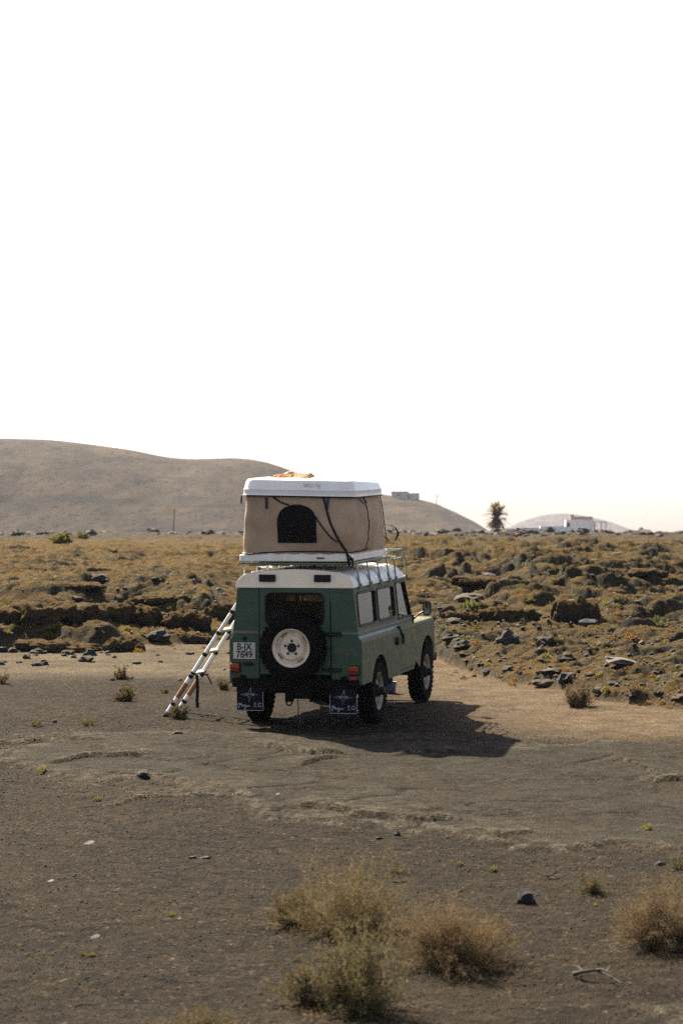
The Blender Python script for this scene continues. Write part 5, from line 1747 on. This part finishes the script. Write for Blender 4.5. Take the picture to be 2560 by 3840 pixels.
shrub_px(2165, 2650, 140, 130, 'dry brown shrub at the edge of the lava right of the car', (M['twig_brown'], M['twig_brown']), 80, 3, 2, 17, leaf_s=.012, r=.0035)
shrub_px(2372, 2612, 60, 46, 'small dry shrub in the rubble at right', (M['twig_brown'], M['twig_brown']), 22, 2, 2, 19, leaf_s=.012, r=.003)
shrub_px(620, 2602, 50, 40, 'small pale tuft just left of the ladder', (ST, OL), 14, 2, 1, 20, leaf_s=.010, r=.0025)
# far bushes
def far_bush(px, py, wpx, hpx, label, lm, seed):
    x, y, z = ground_at(px, py); k = y / 9067
    place_shrub('bush', shrub_meshes(wpx * k, hpx * k, 60, 2, 5, (M['twig_brown'], lm), seed, leaf_s=.16 * wpx * k / 4, r=.012, spread=1.3), x, y, label, 'bush')
far_bush(232, 2042, 92, 36, 'bright yellow-green bush on the lava near the left horizon', M['leaf_yellow'], 31)
far_bush(310, 2022, 56, 28, 'dull yellow bush behind the bright yellow-green one', M['leaf_yellow'], 32)

# little green and yellow plants: cushions of short leaves
def cushion(seed, w, h, mats, n=60, ls=.25):
    rng = random.Random(seed); vs, fs = [], []
    for i in range(n):
        a = rng.uniform(0, 2 * PI); e = rng.random() ** .5
        c = Vector((math.cos(a) * e * w * .4, math.sin(a) * e * w * .4, h * (1 - e * e) * rng.uniform(.2, .9)))
        d = Vector((math.cos(a) * e + rng.gauss(0, .3), math.sin(a) * e + rng.gauss(0, .3), .8)).normalized() * h * rng.uniform(.25, .5)
        s = d.orthogonal().normalized() * w * ls * .25
        o = len(vs); vs += [tuple(c - s), tuple(c + s), tuple(c + s * .3 + d), tuple(c - s * .3 + d)]
        fs.append((o, o + 1, o + 2, o + 3))
    me = bpy.data.meshes.new('leaf_cushion'); me.from_pydata(vs, [], fs)
    me.materials.append(mats)
    return me
CU = {k: [cushion(i + 10 * j, 1, .6, M[k]) for i in range(3)] for j, k in enumerate(('leaf_yellow', 'leaf_orange', 'leaf_lime', 'leaf_green'))}
def scatter_cushions(n, region, kinds, smin, smax, label, group, mask=None):
    k = 0; tries = 0
    while k < n and tries < 4000:
        tries += 1
        px, py = random.uniform(region[0], region[2]), random.uniform(region[1], region[3])
        if mask and not mask(px, py): continue
        x, y, z = ground_at(px, py)
        s = random.uniform(smin, smax)
        kd = random.choice(kinds)
        o = bpy.data.objects.new('low_plant', random.choice(CU[kd]))
        o.location = (x, y, z - .01); o.scale = (s, s, s * random.uniform(.6, 1.1)); o.rotation_euler = (0, 0, random.uniform(0, 6.28))
        link(o); tag(o, label.format({'leaf_yellow': 'yellow', 'leaf_orange': 'orange', 'leaf_lime': 'lime green', 'leaf_green': 'dull green'}[kd]), 'plant', group); k += 1
scatter_cushions(80, (0, 2240, 860, 2450), ['leaf_yellow', 'leaf_orange', 'leaf_lime', 'leaf_yellow'], .07, .22, 'small {} cushion plant on the crust left of the car', 'cushion plants on the left crust')
scatter_cushions(60, (1620, 2250, 2560, 2420), ['leaf_yellow', 'leaf_orange', 'leaf_lime'], .07, .20, 'small {} cushion plant on the crust right of the car', 'cushion plants on the right crust')
scatter_cushions(60, (1650, 2440, 2560, 2660), ['leaf_yellow', 'leaf_orange', 'leaf_orange', 'leaf_lime'], .05, .15, 'small {} plant in the rubble right of the car', 'plants in the rubble', mask=lambda px, py: py < 2560 + (px - 1640) * .12)
scatter_cushions(26, (0, 3540, 380, 3720), ['leaf_lime', 'leaf_green'], .025, .05, 'tiny {} seedling at the lower left of the gravel', 'seedlings at the lower left')
scatter_cushions(22, (880, 3400, 1140, 3640), ['leaf_lime', 'leaf_green'], .025, .055, 'tiny {} seedling left of the large shrubs', 'seedlings left of the shrubs')
scatter_cushions(26, (1560, 3220, 2240, 3500), ['leaf_lime', 'leaf_green', 'leaf_yellow'], .025, .06, 'tiny {} seedling around the largest black rock', 'seedlings around the black rock')
for px, py, w, lab in ((1844, 3272, 46, 'green seedling tuft above the black rock, largest of them'), (1718, 3252, 40, 'branched green seedling above the middle shrub'), (362, 3006, 40, 'green tuft left of the pale slab edge'),
                       (640, 3440, 40, 'flat green tuft on the dark gravel at centre left'), (340, 3590, 36, 'green tuft below the nearer pale flake'), (2425, 3112, 44, 'yellow-green tuft on the slab at right'),
                       (160, 2898, 40, 'yellow tuft beside the slab crack at far left'), (1758, 2290, 80, 'broad lime cushion plant beyond the bonnet of the car')):
    x, y, z = ground_at(px, py); s = w / 9067 * y
    o = bpy.data.objects.new('low_plant', CU['leaf_lime' if 'yellow' not in lab else 'leaf_yellow'][0]); o.location = (x, y, z - .005); o.scale = (s, s, s)
    link(o); tag(o, lab, 'plant')

# ================================================================ FAR THINGS
def palm(x, y, z, hgt, wid):
    e = empty('palm_tree', (x, y, z), label='shaggy palm tree standing left of the white house', cat='tree')
    t = MB(); t.tube([(0, 0, -.5), (.05, 0, hgt * .3), (0, 0, hgt * .62)], [wid * .10, wid * .08, wid * .08], 10); t.build('trunk', M['bark'], e, smooth=True)
    rng = random.Random(4)
    for nm, mt, n, z0, el0, el1, ln in (('crown', 'palm', 64, hgt * .60, 15, 88, hgt * .40), ('dead_fronds', 'palm_dry', 64, hgt * .58, -75, 25, hgt * .42)):
        vs, fs = [], []
        for i in range(n):
            a = rng.uniform(0, 2 * PI); el = D2R(rng.uniform(el0, el1))
            d = Vector((math.cos(a) * math.cos(el), math.sin(a) * math.cos(el), math.sin(el)))
            p = Vector((0, 0, z0 - rng.uniform(0, hgt * .12) * (nm != 'crown')))
            L_ = ln * rng.uniform(.75, 1.05) * (wid / hgt * 1.25 if abs(d.z) < .8 else 1); seg = 7
            for k in range(seg):
                q = p + d * L_ / seg
                sd = d.cross(Vector((0, 0, 1)));  sd = sd.normalized() if sd.length > .01 else Vector((1, 0, 0))
                for s in (-1, 1):
                    for m in range(3):
                        b = p.lerp(q, m / 3)
                        tip = b + sd * s * L_ * .24 * (1 - .5 * k / seg) + d * L_ * .12 + Vector((0, 0, -.03 * L_))
                        o = len(vs); vs += [tuple(b), tuple(b + d * .16), tuple(tip)]; fs.append((o, o + 1, o + 2))
                o = len(vs); vs += [tuple(p + sd * .03), tuple(p - sd * .03), tuple(q)]; fs.append((o, o + 1, o + 2))
                p = q; d = (d + Vector((0, 0, -.09 if el0 > 0 else -.05))).normalized()
        me = bpy.data.meshes.new(nm); me.from_pydata(vs, [], fs); me.materials.append(M[mt]); link(bpy.data.objects.new(nm, me), e)
PD = 352.0
a, b, c = ray_dir(1862, 2008)
palm(a / b * PD, PD, CAM_Z + c / b * PD - .3, 5.2, 4.0)

def house():
    D = 430.0
    def X(px): return ray_dir(px, 2000)[0] / ray_dir(px, 2000)[1] * D
    def Z(py): r = ray_dir(1280, py); return CAM_Z + r[2] / r[1] * D
    zb = Z(2030)
    e = empty('white_house', (X(2110), D, zb), label='white house with terracotta roof edge beyond the lava ridge', cat='house')
    ox, oy, oz = X(2110), D, zb
    def bx(name, mat, px0, px1, py0, py1, y0, y1, parent=e, bev=0):
        mb = MB(); x0, x1, z0, z1 = X(px0), X(px1), Z(py1), Z(py0)
        mb.box(((x0 + x1) / 2 - ox, (y0 + y1) / 2, (z0 + z1) / 2 - oz), (x1 - x0, y1 - y0, z1 - z0)); return mb.build(name, M[mat], parent)
    w1 = bx('low_wing', 'house_white', 1945, 2022, 1984, 2030, -1, 4)
    bx('roof_edge', 'terracotta', 1942, 2024, 1980, 1983.6, -1.1, 4.1, w1)
    w2 = bx('blue_wall', 'house_blue', 2023, 2118, 1974, 2030, -1.5, .8)
    bx('window', 'dark_glass', 2026, 2036, 1984, 1996, -1.56, -1.48, w2)
    w3 = bx('main_block', 'house_white', 2119, 2226, 1949, 2030, -.5, 1.2)
    bx('window', 'dark_glass', 2124, 2134, 1960, 1975, -.56, -.48, w3)
    bx('roof_edge', 'terracotta', 2138, 2222, 1937, 1948.6, .2, 1.1, w3)
    bx('chimney', 'terracotta', 2138, 2152, 1930, 1936.8, .3, .9, w3)
    w4 = bx('terrace', 'house_blue', 2227, 2272, 1986, 2030, -.5, 1.0)
    for px in (2227, 2250, 2268):
        bx('post', 'grey_stone', px, px + 4, 1960, 1985.6, -.4, -.1, w4)
    bx('terrace_roof', 'house_white', 2226.5, 2274, 1955, 1959.6, -.6, 1, w4)
    # small rust-coloured car roof beside it
    bx('garden_wall', 'grey_stone', 2172, 2220, 1995, 2030, -3, -2.7)
    bx('lamp_block', 'house_white', 2160, 2172, 1990, 2030, -3.2, -2.6)
house()
def hill_house():
    D = HD - 30
    def X(px): return ray_dir(px, 1860)[0] / ray_dir(px, 1860)[1] * D
    def Z(py): r = ray_dir(1280, py); return CAM_Z + r[2] / r[1] * D
    ox, oz = X(1520), Z(1880)
    e = empty('hilltop_house', (ox, D, oz), label='small pale flat-roofed house on the ridge of the hill', cat='house')
    def bx(name, mat, px0, px1, py0, py1, y0, y1, parent=e):
        mb = MB(); x0, x1, z0, z1 = X(px0), X(px1), Z(py1), Z(py0)
        mb.box(((x0 + x1) / 2 - ox, (y0 + y1) / 2, (z0 + z1) / 2 - oz), (x1 - x0, y1 - y0, z1 - z0)); return mb.build(name, M[mat], parent)
    a = bx('wall', 'grey_stone', 1467, 1532, 1846, 1900, 0, 9)
    bx('roof', 'terracotta', 1466, 1533, 1843, 1845.8, -.2, 9.2)
    bx('wall', 'grey_stone', 1532.5, 1572, 1849, 1900, 0, 9)
    bx('door', 'terracotta', 1528, 1536, 1852, 1868, -.15, -.03, a)
    bx('window', 'dark_glass', 1490, 1497, 1852, 1860, -.1, -.02, a)
hill_house()
def stalk(px0, py0, px1, py1, D, name, label, lm, crown, r, seed, cat='tree'):
    a, b, c = ray_dir(px0, py0); a1, b1, c1 = ray_dir(px1, py1)
    p0 = Vector((a / b * D, D, CAM_Z + c / b * D)); p1 = Vector((a1 / b1 * D, D, CAM_Z + c1 / b1 * D)); v = p1 - p0
    e = empty(name, p0, label=label, cat=cat)
    t = MB(); t.tube([Vector((0, 0, 0)) - v * .1, v * .5, v], [r, r * .8, r * .6], 7); t.build('trunk', M['bark'], e)
    rng = random.Random(seed); vs, fs = [], []
    for i in range(150):
        c_ = v + Vector((rng.gauss(0, crown), rng.gauss(0, crown), rng.gauss(-.1, crown * .8)))
        d = Vector((rng.gauss(0, 1), rng.gauss(0, 1), rng.gauss(0, 1))).normalized() * crown * .35
        s = d.orthogonal().normalized() * crown * .12
        o = len(vs); vs += [tuple(c_ - s), tuple(c_ + s), tuple(c_ + d)]; fs.append((o, o + 1, o + 2))
    me = bpy.data.meshes.new('crown'); me.from_pydata(vs, [], fs); me.materials.append(lm); link(bpy.data.objects.new('crown', me), e)
stalk(649, 2012, 654, 1908, 340, 'slender_tree', 'slender tree on a thin bare trunk before the left hill', M['leaf_orange'], .32, .09, 5)
stalk(1634, 1893, 1640, 1857, HD - 25, 'slender_tree', 'lone thin tree on the hill ridge right of the small house', M['palm'], .6, .16, 6)

# ================================================================ LOOSE GRAVEL (uncountable)
def gravel(name, n, region, smin, smax, mat, seed, mask=None):
    rng = np.random.default_rng(seed)
    d = np.exp(rng.uniform(math.log(region[0]), math.log(region[1]), n))
    x = (rng.random(n) * 2 - 1) * (.165 * d + .3)
    h, A = terrain(x, d)
    keep = np.ones(n, bool) if mask is None else mask(A, x, d)
    x, d, h = x[keep], d[keep], h[keep]; n = len(x)
    s = (smin + (smax - smin) * rng.random(n) ** 3) * (d / 14) ** .6
    o8 = np.array([(1, 0, 0), (0, 1, 0), (-1, 0, 0), (0, -1, 0), (0, 0, 1), (0, 0, -1)], float)
    f8 = np.array([(0, 1, 4), (1, 2, 4), (2, 3, 4), (3, 0, 4), (1, 0, 5), (2, 1, 5), (3, 2, 5), (0, 3, 5)])
    j = o8[None] * (1 + .5 * (rng.random((n, 6, 1)) - .5))
    a = rng.uniform(0, 2 * PI, n); ca, sa = np.cos(a)[:, None], np.sin(a)[:, None]
    jx, jy, jz = j[..., 0], j[..., 1], j[..., 2] * .7 + j[..., 0] * (rng.random((n, 1)) - .5) * .8
    co = np.stack([(jx * ca - jy * sa) * s[:, None] + x[:, None], (jx * sa + jy * ca) * s[:, None] + d[:, None], jz * s[:, None] + (h + s * .3)[:, None]], -1).reshape(-1, 3)
    fc = (f8[None] + (np.arange(n) * 6)[:, None, None]).reshape(-1, 3)
    me = bpy.data.meshes.new(name)
    me.vertices.add(len(co)); me.vertices.foreach_set('co', co.astype(np.float32).ravel())
    me.loops.add(fc.size); me.loops.foreach_set('vertex_index', fc.astype(np.int32).ravel())
    me.polygons.add(len(fc)); me.polygons.foreach_set('loop_start', (np.arange(len(fc)) * 3).astype(np.int32))
    me.update(calc_edges=True)
    me.materials.append(mat)
    o = bpy.data.objects.new(name, me); link(o); tag(o, kind='stuff')
gm_ = lambda A, x, d: (A['lava'] < .3) & (A['slab'] < .6) & (A['sand'] < .5)
gravel('gravel', 42000, (10, 32), .003, .010, M['gravel_dark'], 1, gm_)
gravel('gravel', 1500, (10, 34), .003, .009, M['gravel_warm'], 2, gm_)
gravel('gravel', 160, (10, 30), .003, .008, M['pale_chip'], 3, gm_)
gravel('rubble', 2200, (30, 47), .008, .035, M['lava_rock'], 4, lambda A, x, d: (A['lava'] > .5) & (x > 1.0))
gravel('rubble', 2500, (30, 60), .010, .032, M['pale_rock'], 5, lambda A, x, d: (A['lava'] > .4))
